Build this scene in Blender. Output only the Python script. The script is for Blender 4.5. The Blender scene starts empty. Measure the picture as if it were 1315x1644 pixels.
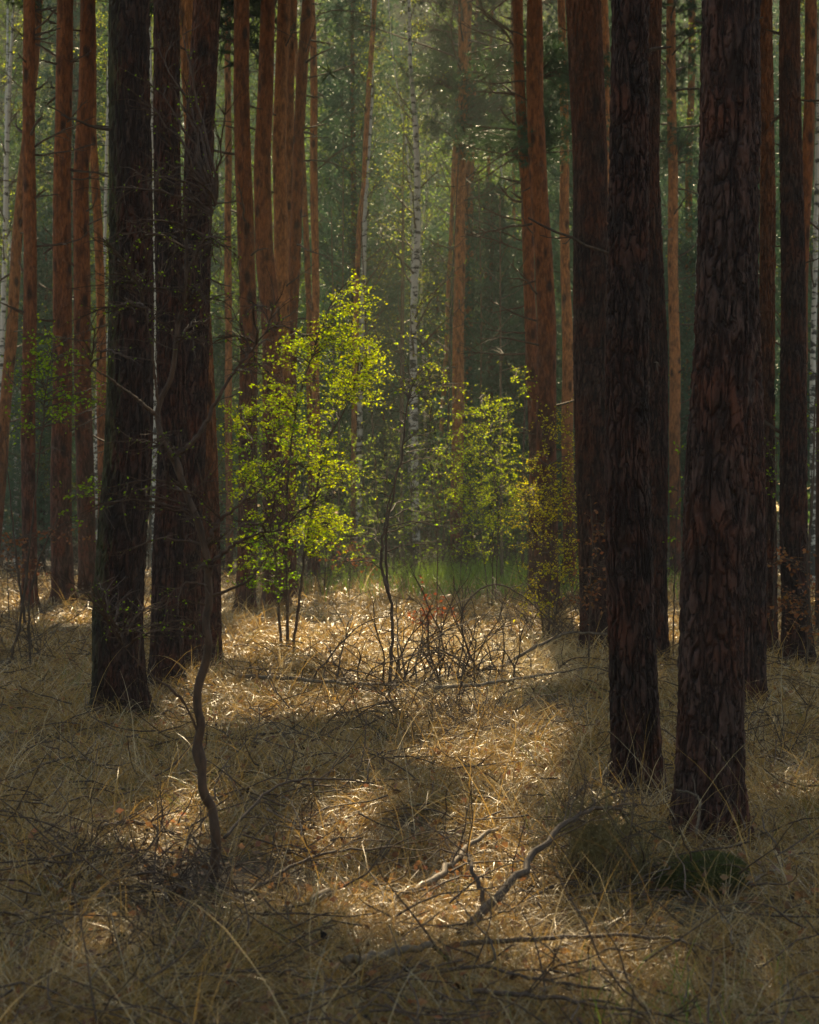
import bpy, math, random
import numpy as np
from mathutils import Vector
R = math.radians
rng = np.random.default_rng(7)
random.seed(7)

# ------------------------------------------------------------------ camera, sky, sun, exposure
SC = bpy.context.scene
FPX, CX, HY, EYE = 3197.0, 657.5, 830.0, 1.6      # focal length in photo pixels, centre column, horizon row, eye height
cam_d = bpy.data.cameras.new('camera'); cam = bpy.data.objects.new('camera', cam_d)
SC.collection.objects.link(cam); SC.camera = cam
cam.location = (0, 0, EYE); cam.rotation_euler = (R(90), 0, 0)
cam_d.sensor_fit = 'VERTICAL'; cam_d.sensor_height = 36.0; cam_d.lens = 36.0 * FPX / 1644.0
cam_d.shift_y = (HY - 822.0) / 1644.0
cam_d.clip_end = 2000
cam_d.dof.use_dof = True; cam_d.dof.focus_distance = 13.5; cam_d.dof.aperture_fstop = 5.6

SUN_AZ, SUN_EL = R(-1.5), R(35)                       # azimuth to the left of the view, elevation
S = np.array([-math.sin(SUN_AZ) * math.cos(SUN_EL), math.cos(SUN_AZ) * math.cos(SUN_EL), math.sin(SUN_EL)])
w = bpy.data.worlds.new('World'); SC.world = w; w.use_nodes = True
nt = w.node_tree; bg = nt.nodes['Background']
sky = nt.nodes.new('ShaderNodeTexSky'); sky.sky_type = 'NISHITA'; sky.sun_disc = False
sky.sun_elevation = SUN_EL; sky.sun_rotation = -SUN_AZ; sky.air_density = 1.3; sky.dust_density = 2.0
nt.links.new(sky.outputs[0], bg.inputs[0]); bg.inputs[1].default_value = 0.075
sl = bpy.data.lights.new('sun', 'SUN'); sl.energy = 5.0; sl.angle = R(0.5); sl.color = (1.0, 0.85, 0.60)
so = bpy.data.objects.new('sun', sl); SC.collection.objects.link(so)
so.rotation_euler = Vector(S).to_track_quat('Z', 'Y').to_euler()
SC.view_settings.view_transform = 'Standard'; SC.view_settings.look = 'None'
SC.view_settings.exposure = 1.16; SC.view_settings.gamma = 1.0
SC.view_settings.use_white_balance = True; SC.view_settings.white_balance_temperature = 7600
cy = SC.cycles
cy.max_bounces = 6; cy.diffuse_bounces = 3; cy.glossy_bounces = 2; cy.transmission_bounces = 4; cy.volume_bounces = 0
cy.sample_clamp_indirect = 4.0; cy.sample_clamp_direct = 12.0
cy.caustics_reflective = False; cy.caustics_refractive = False
C = SC.collection

# ------------------------------------------------------------------ placing
def gz(x, y):
    x = np.asarray(x, float); y = np.asarray(y, float)
    return (0.05 * np.sin(x * 0.9 + 1.3) * np.cos(y * 0.55) + 0.035 * np.sin(x * 2.1 + y * 1.3)
            + 0.02 * np.sin(x * 4.3 - y * 3.1 + 2) + 0.0012 * np.clip(np.abs(x) - 2, 0, 30) ** 1.5)
def depth(py): return EYE * FPX / (py - HY)          # distance of level ground seen in that row
def at(px, py, Y): return np.array([(px - CX) / FPX * Y, Y, EYE - (py - HY) / FPX * Y])
def onground(px, py, dz=0.0):
    Y = depth(py); x = (px - CX) / FPX * Y
    return np.array([x, Y, float(gz(x, Y)) + dz])

# ------------------------------------------------------------------ mesh helpers
class Geo:
    def __init__(s): s.v = []; s.q = []; s.t = []; s.n = 0; s.c = []
    def add(s, v, q=None, t=None, col=None):
        v = np.asarray(v, float).reshape(-1, 3)
        if q is not None and len(q): s.q.append(np.asarray(q, int) + s.n)
        if t is not None and len(t): s.t.append(np.asarray(t, int) + s.n)
        s.v.append(v); s.n += len(v)
        if col is not None: s.c.append(np.broadcast_to(np.asarray(col, float), (len(v), 3)))
    def mesh(s, name, mat, smooth=True, origin=None):
        me = bpy.data.meshes.new(name)
        V = np.concatenate(s.v) if s.v else np.zeros((0, 3))
        if origin is not None: V = V - np.asarray(origin)
        Q = np.concatenate(s.q) if s.q else np.zeros((0, 4), int)
        T = np.concatenate(s.t) if s.t else np.zeros((0, 3), int)
        me.vertices.add(len(V)); me.vertices.foreach_set('co', V.astype(np.float32).ravel())
        L = np.concatenate([Q.ravel(), T.ravel()]); me.loops.add(len(L)); me.loops.foreach_set('vertex_index', L.astype(np.int32))
        npoly = len(Q) + len(T); me.polygons.add(npoly)
        tot = np.concatenate([np.full(len(Q), 4), np.full(len(T), 3)])
        st = np.concatenate([[0], np.cumsum(tot)[:-1]]) if npoly else np.zeros(0)
        me.polygons.foreach_set('loop_start', st.astype(np.int32)); me.polygons.foreach_set('loop_total', tot.astype(np.int32))
        if smooth: me.polygons.foreach_set('use_smooth', np.ones(npoly, bool))
        me.update(calc_edges=True)
        if s.c:
            col = np.concatenate(s.c); a = me.color_attributes.new('Col', 'FLOAT_COLOR', 'POINT')
            a.data.foreach_set('color', np.concatenate([col, np.ones((len(col), 1))], 1).astype(np.float32).ravel())
        if mat: me.materials.append(mat)
        return me
    def obj(s, name, mat, parent=None, origin=None, smooth=True):
        o = bpy.data.objects.new(name, s.mesh(name, mat, smooth, origin)); C.objects.link(o)
        if parent is not None: o.parent = parent
        elif origin is not None: o.location = origin
        return o
def tag(o, label=None, cat=None, group=None, kind=None):
    for k, v in (('label', label), ('category', cat), ('group', group), ('kind', kind)):
        if v: o[k] = v
    return o
def empty(name, loc, label, cat, group=None):
    o = bpy.data.objects.new(name, None); C.objects.link(o); o.location = loc; o.empty_display_size = 0.2
    return tag(o, label, cat, group)

def norm(a): return a / (np.linalg.norm(a, axis=-1, keepdims=True) + 1e-9)
def tube(g, P, r, sides=5, col=None, cap=False):
    P = np.asarray(P, float); n = len(P); r = np.broadcast_to(np.asarray(r, float), (n,))
    T = norm(np.gradient(P, axis=0)); m = norm(T.mean(0))
    ref = np.array([1.0, 0, 0]) if abs(m[0]) < 0.75 else np.array([0, 1.0, 0])
    A = norm(np.cross(T, ref)); B = np.cross(T, A)
    th = np.arange(sides) / sides * 2 * math.pi
    V = P[:, None] + r[:, None, None] * (np.cos(th)[None, :, None] * A[:, None] + np.sin(th)[None, :, None] * B[:, None])
    i = np.arange(n - 1)[:, None] * sides; j = np.arange(sides)[None]; k = (j + 1) % sides
    q = np.stack([i + j, i + k, i + sides + k, i + sides + j], -1).reshape(-1, 4)
    V = V.reshape(-1, 3)
    if cap:
        V = np.concatenate([V, P[:1], P[-1:]]); b = n * sides; jj = np.arange(sides); kk = (jj + 1) % sides
        t = np.concatenate([np.stack([kk, jj, np.full(sides, b)], -1), np.stack([(n-1)*sides + jj, (n-1)*sides + kk, np.full(sides, b + 1)], -1)])
        g.add(V, q, t, col=col)
    else: g.add(V, q, col=col)
def spline(P, n):
    P = np.asarray(P, float)
    if len(P) == 2: t = np.linspace(0, 1, n)[:, None]; return P[0] * (1 - t) + P[1] * t
    d = np.concatenate([[0], np.cumsum(np.linalg.norm(np.diff(P, axis=0), axis=1))]); t = np.linspace(0, d[-1], n)
    out = np.zeros((n, 3)); Q = np.concatenate([[2*P[0]-P[1]], P, [2*P[-1]-P[-2]]])
    for k, s_ in enumerate(t):
        i = min(np.searchsorted(d, s_, 'right') - 1, len(P) - 2); u = (s_ - d[i]) / max(d[i+1] - d[i], 1e-9)
        a, b, c, e = Q[i], Q[i+1], Q[i+2], Q[i+3]
        out[k] = 0.5 * (2*b + (c-a)*u + (2*a-5*b+4*c-e)*u*u + (3*b-a-3*c+e)*u**3)
    return out
def wander(p0, d, length, n, amp=0.15, lift=0.0):
    P = [np.asarray(p0, float)]; d = norm(np.asarray(d, float)); st = length / (n - 1)
    for i in range(n - 1):
        d = norm(d + rng.normal(0, amp, 3) + np.array([0, 0, lift])); P.append(P[-1] + d * st)
    return np.array(P)
# leaf: a folded diamond of two triangles' width
def leaves(g, P, size, col, jit=0.25, droop=0.3, wid=0.62):
    n = len(P)
    if n == 0: return
    P = np.asarray(P, float); d = rng.normal(0, 1, (n, 3)); d[:, 2] = d[:, 2] * 0.5 - droop; d = norm(d)
    u = norm(np.cross(d, rng.normal(0, 1, (n, 3)))); nn = np.cross(d, u)
    s = size * rng.uniform(0.6, 1.25, n)[:, None]
    a = P; tip = P + d * s; mid = P + d * s * 0.45
    l = mid + u * s * wid * 0.5 + nn * s * 0.12; r_ = mid - u * s * wid * 0.5 + nn * s * 0.12
    V = np.stack([a, l, tip, r_], 1).reshape(-1, 3); b = np.arange(n)[:, None] * 4
    t = np.concatenate([b + np.array([[0, 1, 2]]), b + np.array([[0, 2, 3]])])
    c = np.clip(np.asarray(col)[None] * (1 + rng.normal(0, jit, (n, 1))) * (1 + rng.normal(0, 0.08, (n, 3))), 0.005, 1)
    g.add(V, t=t, col=np.repeat(c, 4, 0))
# tufts of needles: thin triangles round each point
def needles(g, P, length, width, k, col, axis=None, jit=0.2):
    n = len(P)
    if n == 0: return
    P = np.repeat(np.asarray(P, float), k, 0); m = len(P)
    d = rng.normal(0, 1, (m, 3))
    if axis is not None: d = norm(d) + np.repeat(axis, k, 0) * 0.8
    d = norm(d); u = norm(np.cross(d, rng.normal(0, 1, (m, 3)))) * width * 0.5
    L = length * rng.uniform(0.6, 1.3, (m, 1))
    V = np.stack([P + u, P - u, P + d * L], 1).reshape(-1, 3); t = np.arange(m * 3).reshape(-1, 3)
    c = np.repeat(np.clip(np.asarray(col)[None] * (1 + rng.normal(0, jit, (n, 1))), 0.005, 1), k, 0)
    g.add(V, t=t, col=np.repeat(c, 3, 0))

def arc(p0, p1, sag, n=9):
    t = np.linspace(0, 1, n)[:, None]; P = np.asarray(p0) * (1 - t) + np.asarray(p1) * t; P[:, 2] += sag * 4 * (t * (1 - t))[:, 0]
    P[1:-1] += rng.normal(0, .012, (n - 2, 3)) * np.linalg.norm(np.asarray(p1) - p0); return P
def _h(i, j, k, s=0):
    i = i.astype(np.int64); j = j.astype(np.int64); k = k.astype(np.int64)
    h = (i * 73856093) ^ (j * 19349663) ^ (k * 83492791) ^ (s * 2654435)
    h = (h ^ (h >> 13)) * 1274126177 & 0x7fffffff; h = h ^ (h >> 16)
    return (h % 100003) / 100003.0
def vnoise(p):
    f = np.floor(p); u = p - f; u = u * u * (3 - 2 * u); r = 0
    for a in (0, 1):
        for b in (0, 1):
            for c in (0, 1):
                wt = (u[..., 0] if a else 1-u[..., 0]) * (u[..., 1] if b else 1-u[..., 1]) * (u[..., 2] if c else 1-u[..., 2])
                r = r + wt * _h(f[..., 0]+a, f[..., 1]+b, f[..., 2]+c)
    return r
def worley_edge(p):
    f = np.floor(p); d1 = np.full(p.shape[:-1], 9.0); d2 = d1.copy()
    for a in (-1, 0, 1):
        for b in (-1, 0, 1):
            for c in (-1, 0, 1):
                i, j, k = f[..., 0]+a, f[..., 1]+b, f[..., 2]+c
                q = np.stack([i + _h(i, j, k, 1), j + _h(i, j, k, 2), k + _h(i, j, k, 3)], -1)
                d = np.linalg.norm(q - p, axis=-1)
                d2 = np.minimum(d2, np.maximum(d1, d)); d1 = np.minimum(d1, d)
    return d2 - d1

# ------------------------------------------------------------------ materials
def newmat(name):
    m = bpy.data.materials.new(name); m.use_nodes = True; n = m.node_tree; n.nodes.clear()
    o = n.nodes.new('ShaderNodeOutputMaterial'); return m, n, o
def N(n, t, **kw):
    x = n.nodes.new(t)
    for k, v in kw.items():
        if k in x.inputs: x.inputs[k].default_value = v
        else: setattr(x, k, v)
    return x
def ramp(n, fac, stops):
    r = n.nodes.new('ShaderNodeValToRGB'); e = r.color_ramp.elements
    while len(e) < len(stops): e.new(0.5)
    for i, (p, c) in enumerate(stops): e[i].position = p; e[i].color = (*c, 1)
    n.links.new(fac, r.inputs[0]); return r.outputs[0]
def mixc(n, f, a, b, mode='MIX'):
    m = n.nodes.new('ShaderNodeMix'); m.data_type = 'RGBA'; m.blend_type = mode
    for s, v in ((0, f), (6, a), (7, b)):
        if hasattr(v, 'is_output'): n.links.new(v, m.inputs[s])
        else: m.inputs[s].default_value = v if s == 0 else (*v, 1)
    return m.outputs[2]
def mapr(n, v, a, b, c=0.0, d=1.0):
    m = N(n, 'ShaderNodeMapRange'); m.inputs[1].default_value = a; m.inputs[2].default_value = b
    m.inputs[3].default_value = c; m.inputs[4].default_value = d; n.links.new(v, m.inputs[0]); return m.outputs[0]

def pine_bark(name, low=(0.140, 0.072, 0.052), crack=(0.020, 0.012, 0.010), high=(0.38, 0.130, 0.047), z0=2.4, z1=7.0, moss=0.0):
    m, n, o = newmat(name); L = n.links.new
    tc = N(n, 'ShaderNodeTexCoord'); oi = N(n, 'ShaderNodeObjectInfo')
    add = N(n, 'ShaderNodeVectorMath', operation='ADD'); L(tc.outputs['Object'], add.inputs[0])
    rs = N(n, 'ShaderNodeVectorMath', operation='SCALE'); rs.inputs[0].default_value = (13, 7, 29); L(oi.outputs['Random'], rs.inputs['Scale']); L(rs.outputs[0], add.inputs[1])
    mp = N(n, 'ShaderNodeMapping'); mp.inputs['Scale'].default_value = (1, 1, 0.2); L(add.outputs[0], mp.inputs[0])
    ns = N(n, 'ShaderNodeTexNoise', Scale=9.0, Detail=4.0); L(mp.outputs[0], ns.inputs['Vector'])
    wv = N(n, 'ShaderNodeVectorMath', operation='MULTIPLY_ADD'); wv.inputs[1].default_value = (0.09,)*3
    L(ns.outputs['Color'], wv.inputs[0]); L(mp.outputs[0], wv.inputs[2])
    vo = N(n, 'ShaderNodeTexNoise', Scale=20.0, Detail=3.0, Roughness=0.55); L(wv.outputs[0], vo.inputs['Vector'])
    ab = N(n, 'ShaderNodeMath', operation='SUBTRACT'); L(vo.outputs[0], ab.inputs[0]); ab.inputs[1].default_value = 0.5
    ab2 = N(n, 'ShaderNodeMath', operation='ABSOLUTE'); L(ab.outputs[0], ab2.inputs[0])
    cr = N(n, 'ShaderNodeAttribute', attribute_name='Col'); e2 = N(n, 'ShaderNodeMath', operation='MULTIPLY')
    L(mapr(n, ab2.outputs[0], 0.0, 0.05, 0.35, 1.0), e2.inputs[0]); L(cr.outputs['Fac'], e2.inputs[1]); edge = e2.outputs[0]
    n2 = N(n, 'ShaderNodeTexNoise', Scale=38.0, Detail=6.0, Roughness=0.7); L(mp.outputs[0], n2.inputs['Vector'])
    n3 = N(n, 'ShaderNodeTexNoise', Scale=3.0, Detail=3.0); L(add.outputs[0], n3.inputs['Vector'])
    plate = ramp(n, n2.outputs[0], [(0.3, tuple(c*0.5 for c in low)), (0.52, low), (0.68, tuple(min(1, c*1.7) for c in low)), (0.8, (low[0]*2.2, low[1]*2.3, low[2]*2.4))])
    plate = mixc(n, mapr(n, n3.outputs[0], 0.42, 0.66), plate, (low[0]*1.5, low[1]*0.95, low[2]*0.72))
    lowc = mixc(n, edge, crack, plate)
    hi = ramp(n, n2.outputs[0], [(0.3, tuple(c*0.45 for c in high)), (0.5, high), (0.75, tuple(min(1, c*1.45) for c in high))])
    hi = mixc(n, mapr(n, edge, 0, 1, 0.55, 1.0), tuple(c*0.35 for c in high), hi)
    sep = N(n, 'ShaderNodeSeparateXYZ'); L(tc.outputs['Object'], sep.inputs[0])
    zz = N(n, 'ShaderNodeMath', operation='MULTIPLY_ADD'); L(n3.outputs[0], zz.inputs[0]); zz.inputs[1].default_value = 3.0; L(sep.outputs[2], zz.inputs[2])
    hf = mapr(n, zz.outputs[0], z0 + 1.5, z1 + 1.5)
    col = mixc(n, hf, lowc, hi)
    if moss:
        nx = N(n, 'ShaderNodeNewGeometry'); sx = N(n, 'ShaderNodeSeparateXYZ'); L(nx.outputs['Normal'], sx.inputs[0])
        mf = N(n, 'ShaderNodeMath', operation='MULTIPLY'); L(mapr(n, sx.outputs[0], -0.3, -0.95), mf.inputs[0]); L(mapr(n, n3.outputs[0], 0.35, 0.6, 0.2, moss), mf.inputs[1])
        col = mixc(n, mf.outputs[0], col, (0.10, 0.115, 0.04))
    kn = N(n, 'ShaderNodeMapping'); kn.inputs['Scale'].default_value = (4.5, 4.5, 1.9); L(add.outputs[0], kn.inputs[0])
    kv = N(n, 'ShaderNodeTexVoronoi', Scale=1.0); L(kn.outputs[0], kv.inputs['Vector'])
    kf = N(n, 'ShaderNodeMath', operation='MULTIPLY'); L(mapr(n, kv.outputs['Distance'], 0.30, 0.14), kf.inputs[0]); kf.inputs[1].default_value = .8
    col = mixc(n, kf.outputs[0], col, (0.03, 0.018, 0.014))
    pz = N(n, 'ShaderNodeMapping'); pz.inputs['Scale'].default_value = (1, 1, 0.35); L(add.outputs[0], pz.inputs[0])
    pn = N(n, 'ShaderNodeTexNoise', Scale=11.0, Detail=5.0, Roughness=.7); L(pz.outputs[0], pn.inputs['Vector'])
    col = mixc(n, mapr(n, pn.outputs[0], 0.46, 0.60, 0.0, .55), col, mixc(n, .5, crack, tuple(c * .6 for c in low)))
    hv = mapr(n, oi.outputs['Random'], 0, 1, 0.75, 1.2)
    hs = N(n, 'ShaderNodeHueSaturation'); L(col, hs.inputs['Color']); L(hv, hs.inputs['Value'])
    b = N(n, 'ShaderNodeBsdfPrincipled', Roughness=0.85); b.inputs['Specular IOR Level'].default_value = 0.25; L(hs.outputs[0], b.inputs['Base Color'])
    hh = N(n, 'ShaderNodeMath', operation='MULTIPLY_ADD'); L(edge, hh.inputs[0]); hh.inputs[1].default_value = 1.4; L(n2.outputs[0], hh.inputs[2])
    bp = N(n, 'ShaderNodeBump', Strength=1.0, Distance=0.025); L(hh.outputs[0], bp.inputs['Height']); L(bp.outputs[0], b.inputs['Normal'])
    L(b.outputs[0], o.inputs[0]); return m
def simple_bark(name, c1, c2, scale=30.0, st=0.3):
    m, n, o = newmat(name); L = n.links.new
    tc = N(n, 'ShaderNodeTexCoord'); mp = N(n, 'ShaderNodeMapping'); mp.inputs['Scale'].default_value = (1, 1, st); L(tc.outputs['Object'], mp.inputs[0])
    ns = N(n, 'ShaderNodeTexNoise', Scale=scale, Detail=5.0, Roughness=0.65); L(mp.outputs[0], ns.inputs['Vector'])
    b = N(n, 'ShaderNodeBsdfPrincipled', Roughness=0.75); L(ramp(n, ns.outputs[0], [(0.32, c1), (0.68, c2)]), b.inputs['Base Color'])
    bp = N(n, 'ShaderNodeBump', Strength=0.5, Distance=0.008); L(ns.outputs[0], bp.inputs['Height']); L(bp.outputs[0], b.inputs['Normal'])
    L(b.outputs[0], o.inputs[0]); return m
def birch_bark(name):
    m, n, o = newmat(name); L = n.links.new
    tc = N(n, 'ShaderNodeTexCoord'); mp = N(n, 'ShaderNodeMapping'); mp.inputs['Scale'].default_value = (1, 1, 2.6); L(tc.outputs['Object'], mp.inputs[0])
    ns = N(n, 'ShaderNodeTexNoise', Scale=2.6, Detail=5.0, Roughness=0.65); L(mp.outputs[0], ns.inputs['Vector'])
    n2 = N(n, 'ShaderNodeTexNoise', Scale=1.1, Detail=2.0); L(tc.outputs['Object'], n2.inputs['Vector'])
    sep = N(n, 'ShaderNodeSeparateXYZ'); L(tc.outputs['Object'], sep.inputs[0])
    s = N(n, 'ShaderNodeMath', operation='ADD'); L(ns.outputs[0], s.inputs[0]); L(mapr(n, sep.outputs[2], 0, 7, 0.10, 0.0), s.inputs[1])
    f = mapr(n, s.outputs[0], 0.52, 0.58)
    b = N(n, 'ShaderNodeBsdfPrincipled', Roughness=0.6)
    L(mixc(n, f, (0.62, 0.60, 0.55), (0.045, 0.04, 0.035)), b.inputs['Base Color']); L(b.outputs[0], o.inputs[0]); return m
def leaf_mat(name, trans=0.5, gain=(1, 1, 1), rough=0.5, spec=0.3):
    m, n, o = newmat(name); L = n.links.new
    at_ = N(n, 'ShaderNodeAttribute', attribute_name='Col')
    gcol = mixc(n, 1.0, at_.outputs['Color'], gain, 'MULTIPLY')
    b = N(n, 'ShaderNodeBsdfPrincipled', Roughness=rough); b.inputs['Specular IOR Level'].default_value = spec; L(at_.outputs['Color'], b.inputs['Base Color'])
    t = N(n, 'ShaderNodeBsdfTranslucent'); L(gcol, t.inputs[0])
    mx = N(n, 'ShaderNodeMixShader', Fac=trans); L(b.outputs[0], mx.inputs[1]); L(t.outputs[0], mx.inputs[2]); L(mx.outputs[0], o.inputs[0])
    return m
M = {}
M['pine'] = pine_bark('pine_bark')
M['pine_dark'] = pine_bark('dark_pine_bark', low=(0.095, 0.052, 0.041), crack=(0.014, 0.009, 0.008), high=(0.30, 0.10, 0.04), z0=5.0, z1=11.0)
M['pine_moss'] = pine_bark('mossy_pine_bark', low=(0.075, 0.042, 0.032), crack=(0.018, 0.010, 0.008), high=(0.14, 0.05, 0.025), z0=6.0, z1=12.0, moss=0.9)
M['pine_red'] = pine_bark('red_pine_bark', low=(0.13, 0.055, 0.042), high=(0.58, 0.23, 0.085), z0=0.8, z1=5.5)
M['birch'] = birch_bark('birch_bark')
M['twig'] = simple_bark('twig_bark', (0.040, 0.025, 0.017), (0.13, 0.080, 0.050))
M['sapling'] = simple_bark('sapling_bark', (0.035, 0.018, 0.010), (0.12, 0.06, 0.032), 40)
M['drytwig'] = simple_bark('dry_needle', (0.10, 0.075, 0.025), (0.26, 0.20, 0.07), 8)
M['deadwood'] = simple_bark('weathered_deadwood', (0.06, 0.042, 0.028), (0.25, 0.18, 0.115), 16)
M['leaf'] = leaf_mat('spring_leaf', 0.6, (2.6, 2.4, 0.9), .6, .1)
M['needle'] = leaf_mat('pine_needle', 0.25, (1.6, 1.7, 1.0), 0.45, 0.4)
M['grass'] = leaf_mat('dry_grass_blade', 0.42, (1.1, 1.0, 0.8), 0.38, 0.55)
M['dryleaf'] = leaf_mat('dry_beech_leaf', 0.45, (1.3, 1.0, 0.8))
M['moss'] = leaf_mat('moss_blade', 0.3, (1.2, 1.2, 0.8))
def ground_mat():
    m, n, o = newmat('forest_soil'); L = n.links.new
    tc = N(n, 'ShaderNodeTexCoord')
    a = N(n, 'ShaderNodeTexNoise', Scale=0.7, Detail=5.0); L(tc.outputs['Object'], a.inputs['Vector'])
    b_ = N(n, 'ShaderNodeTexNoise', Scale=26.0, Detail=8.0, Roughness=0.75); L(tc.outputs['Object'], b_.inputs['Vector'])
    c = ramp(n, b_.outputs[0], [(0.3, (0.035, 0.024, 0.015)), (0.5, (0.12, 0.085, 0.05)), (0.7, (0.26, 0.19, 0.11))])
    c = mixc(n, mapr(n, a.outputs[0], 0.5, 0.65, 0.0, 0.5), c, (0.07, 0.075, 0.03))
    b = N(n, 'ShaderNodeBsdfPrincipled', Roughness=0.95); L(c, b.inputs['Base Color'])
    bp = N(n, 'ShaderNodeBump', Strength=1.0, Distance=0.05); L(b_.outputs[0], bp.inputs['Height']); L(bp.outputs[0], b.inputs['Normal'])
    L(b.outputs[0], o.inputs[0]); return m
M['soil'] = ground_mat()

# ------------------------------------------------------------------ ground
g = Geo(); nu = 260
u = np.linspace(-1, 1, nu); xs = 260 * np.sinh(5 * u) / np.sinh(5)
v = np.linspace(0, 1, 320); ys = -30 + 36 * v + 480 * v ** 5
X, Y = np.meshgrid(xs, ys, indexing='ij'); Z = gz(X, Y) + 0.03 * (vnoise(np.stack([X * 2, Y * 2, X * 0], -1)) - 0.5)
i = np.arange(nu - 1)[:, None] * 320; j = np.arange(319)[None]
g.add(np.stack([X, Y, Z - 0.02], -1).reshape(-1, 3), np.stack([i + j, i + 320 + j, i + 321 + j, i + 1 + j], -1).reshape(-1, 4))
tag(g.obj('forest_floor', M['soil']), 'brown forest floor under dry grass', None, None, 'structure')

# ------------------------------------------------------------------ gaps cut in the canopy to put sun on chosen patches
LIT = [(0.45, 15.5, .75, 3.5), (2.0, 52, 2.8, 9), (0.75, 22, 1.5, 5.5), (0.2, 17, .9, 2.5), (-.1, 8.3, .6, .5), (0.35, 27, 1.9, 10), (0.9, 22.5, 1.3, 5.5), (-1.2, 20.5, 1.5, 6.5), (-1.0, 25, 1.4, 5), (0.5, 14.0, 0.55, 2.6), (0.62, 11.4, 0.30, 1.0), (1.9, 23, .9, 4.5), (1.5, 32, 1.1, 4), (0.05, 7.9, 0.5, 0.55), (0.75, 7.0, 0.7, 0.55),
       (-0.35, 8.4, 0.10, 0.25), (-0.75, 7.8, 0.10, 0.2), (-0.3, 10.0, 0.28, 0.9), (0.3, 9.6, 0.30, 0.8), (-5.0, 31, 0.8, 2.5), (-3.2, 33, 0.6, 2.5), (2.6, 30, 0.9, 5), (-1.2, 7.4, 0.25, 0.3)]
def blocks(P):
    """False for clumps of needles left out to let the sun onto the chosen patches."""
    k = P[:, 2] / S[2]; x = P[:, 0] - S[0] * k; y = P[:, 1] - S[1] * k
    ok = np.ones(len(P), bool); nz = 1 + 1.5 * (vnoise(np.stack([x * 3.1, y * 1.3, x * 0 + 5], -1)) - .55)
    for a, b, rx, ry in LIT:
        ok &= ((x - a) / rx) ** 2 + ((y - b) / ry) ** 2 > nz
    n = vnoise(np.stack([x * 1.7, y * 0.9, x * 0], -1))
    ok &= ~((n > 0.80) & (np.abs(x) < 3) & (y < 40))
    far = y > 44
    ok &= ~(far & (vnoise(np.stack([x * 0.4, y * 0.25, x * 0 + 9], -1)) > 0.42))
    return ok

# ------------------------------------------------------------------ pines
def pine_crown(top, z_lo, z_hi, rad, fine, green, name='crown', parent=None, origin=None, dens=1.0):
    """limbs and needle clumps between z_lo and z_hi round the trunk line top(z)"""
    gl, gn = Geo(), Geo(); nl = int((z_hi - z_lo) * (8.0 if 20 < origin[1] < 50 else 4.6) * dens) + 8  # extra limbs at middle depths, added to shade the foreground
    for q in range(nl):
        t = (q + rng.random()) / nl; z = z_lo + (z_hi - z_lo) * t
        a = q * 2.4 + rng.normal(0, 0.4); ln = rad * (0.55 + 0.6 * rng.random()) * (1 - 0.65 * max(0, t - 0.35))
        p0 = top(z); d = np.array([math.cos(a), math.sin(a), 0.15 + 0.5 * t])
        P = wander(p0, d, ln, 7, 0.12, 0.03); tube(gl, P, np.linspace(0.035, 0.008, 7) * (1 - 0.4 * t), 4)
        for s_ in range(5):
            k = 2 + min(4, int(rng.random() * 5)); Q = wander(P[k], P[k] - P[k-1] + rng.normal(0, 0.35, 3), ln * 0.38, 4, 0.2); tube(gl, Q, np.linspace(0.012, 0.004, 4), 3)
            m = int((9 if fine else 7) * dens + 2); tt = rng.random(m) * 3; ii = tt.astype(int).clip(0, 2)
            pts = Q[ii] + (Q[ii + 1] - Q[ii]) * (tt - ii)[:, None] + rng.normal(0, 0.10 if fine else 0.16, (m, 3))
            pts = pts[blocks(pts)]
            if fine: needles(gn, pts, 0.13, 0.013, 40, green)
            else: needles(gn, pts, 0.28, 0.055, 18, green)
    if not gn.v: return None
    r = gn.obj(name, M['needle'], parent, origin, smooth=False)
    lb = gl.obj('limbs', M['twig'], r); lb.data.transform(__import__('mathutils').Matrix.Translation(-Vector(origin)))
    return r
def dead_branch(line, rad, Y, px_side=None):
    pass

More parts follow.
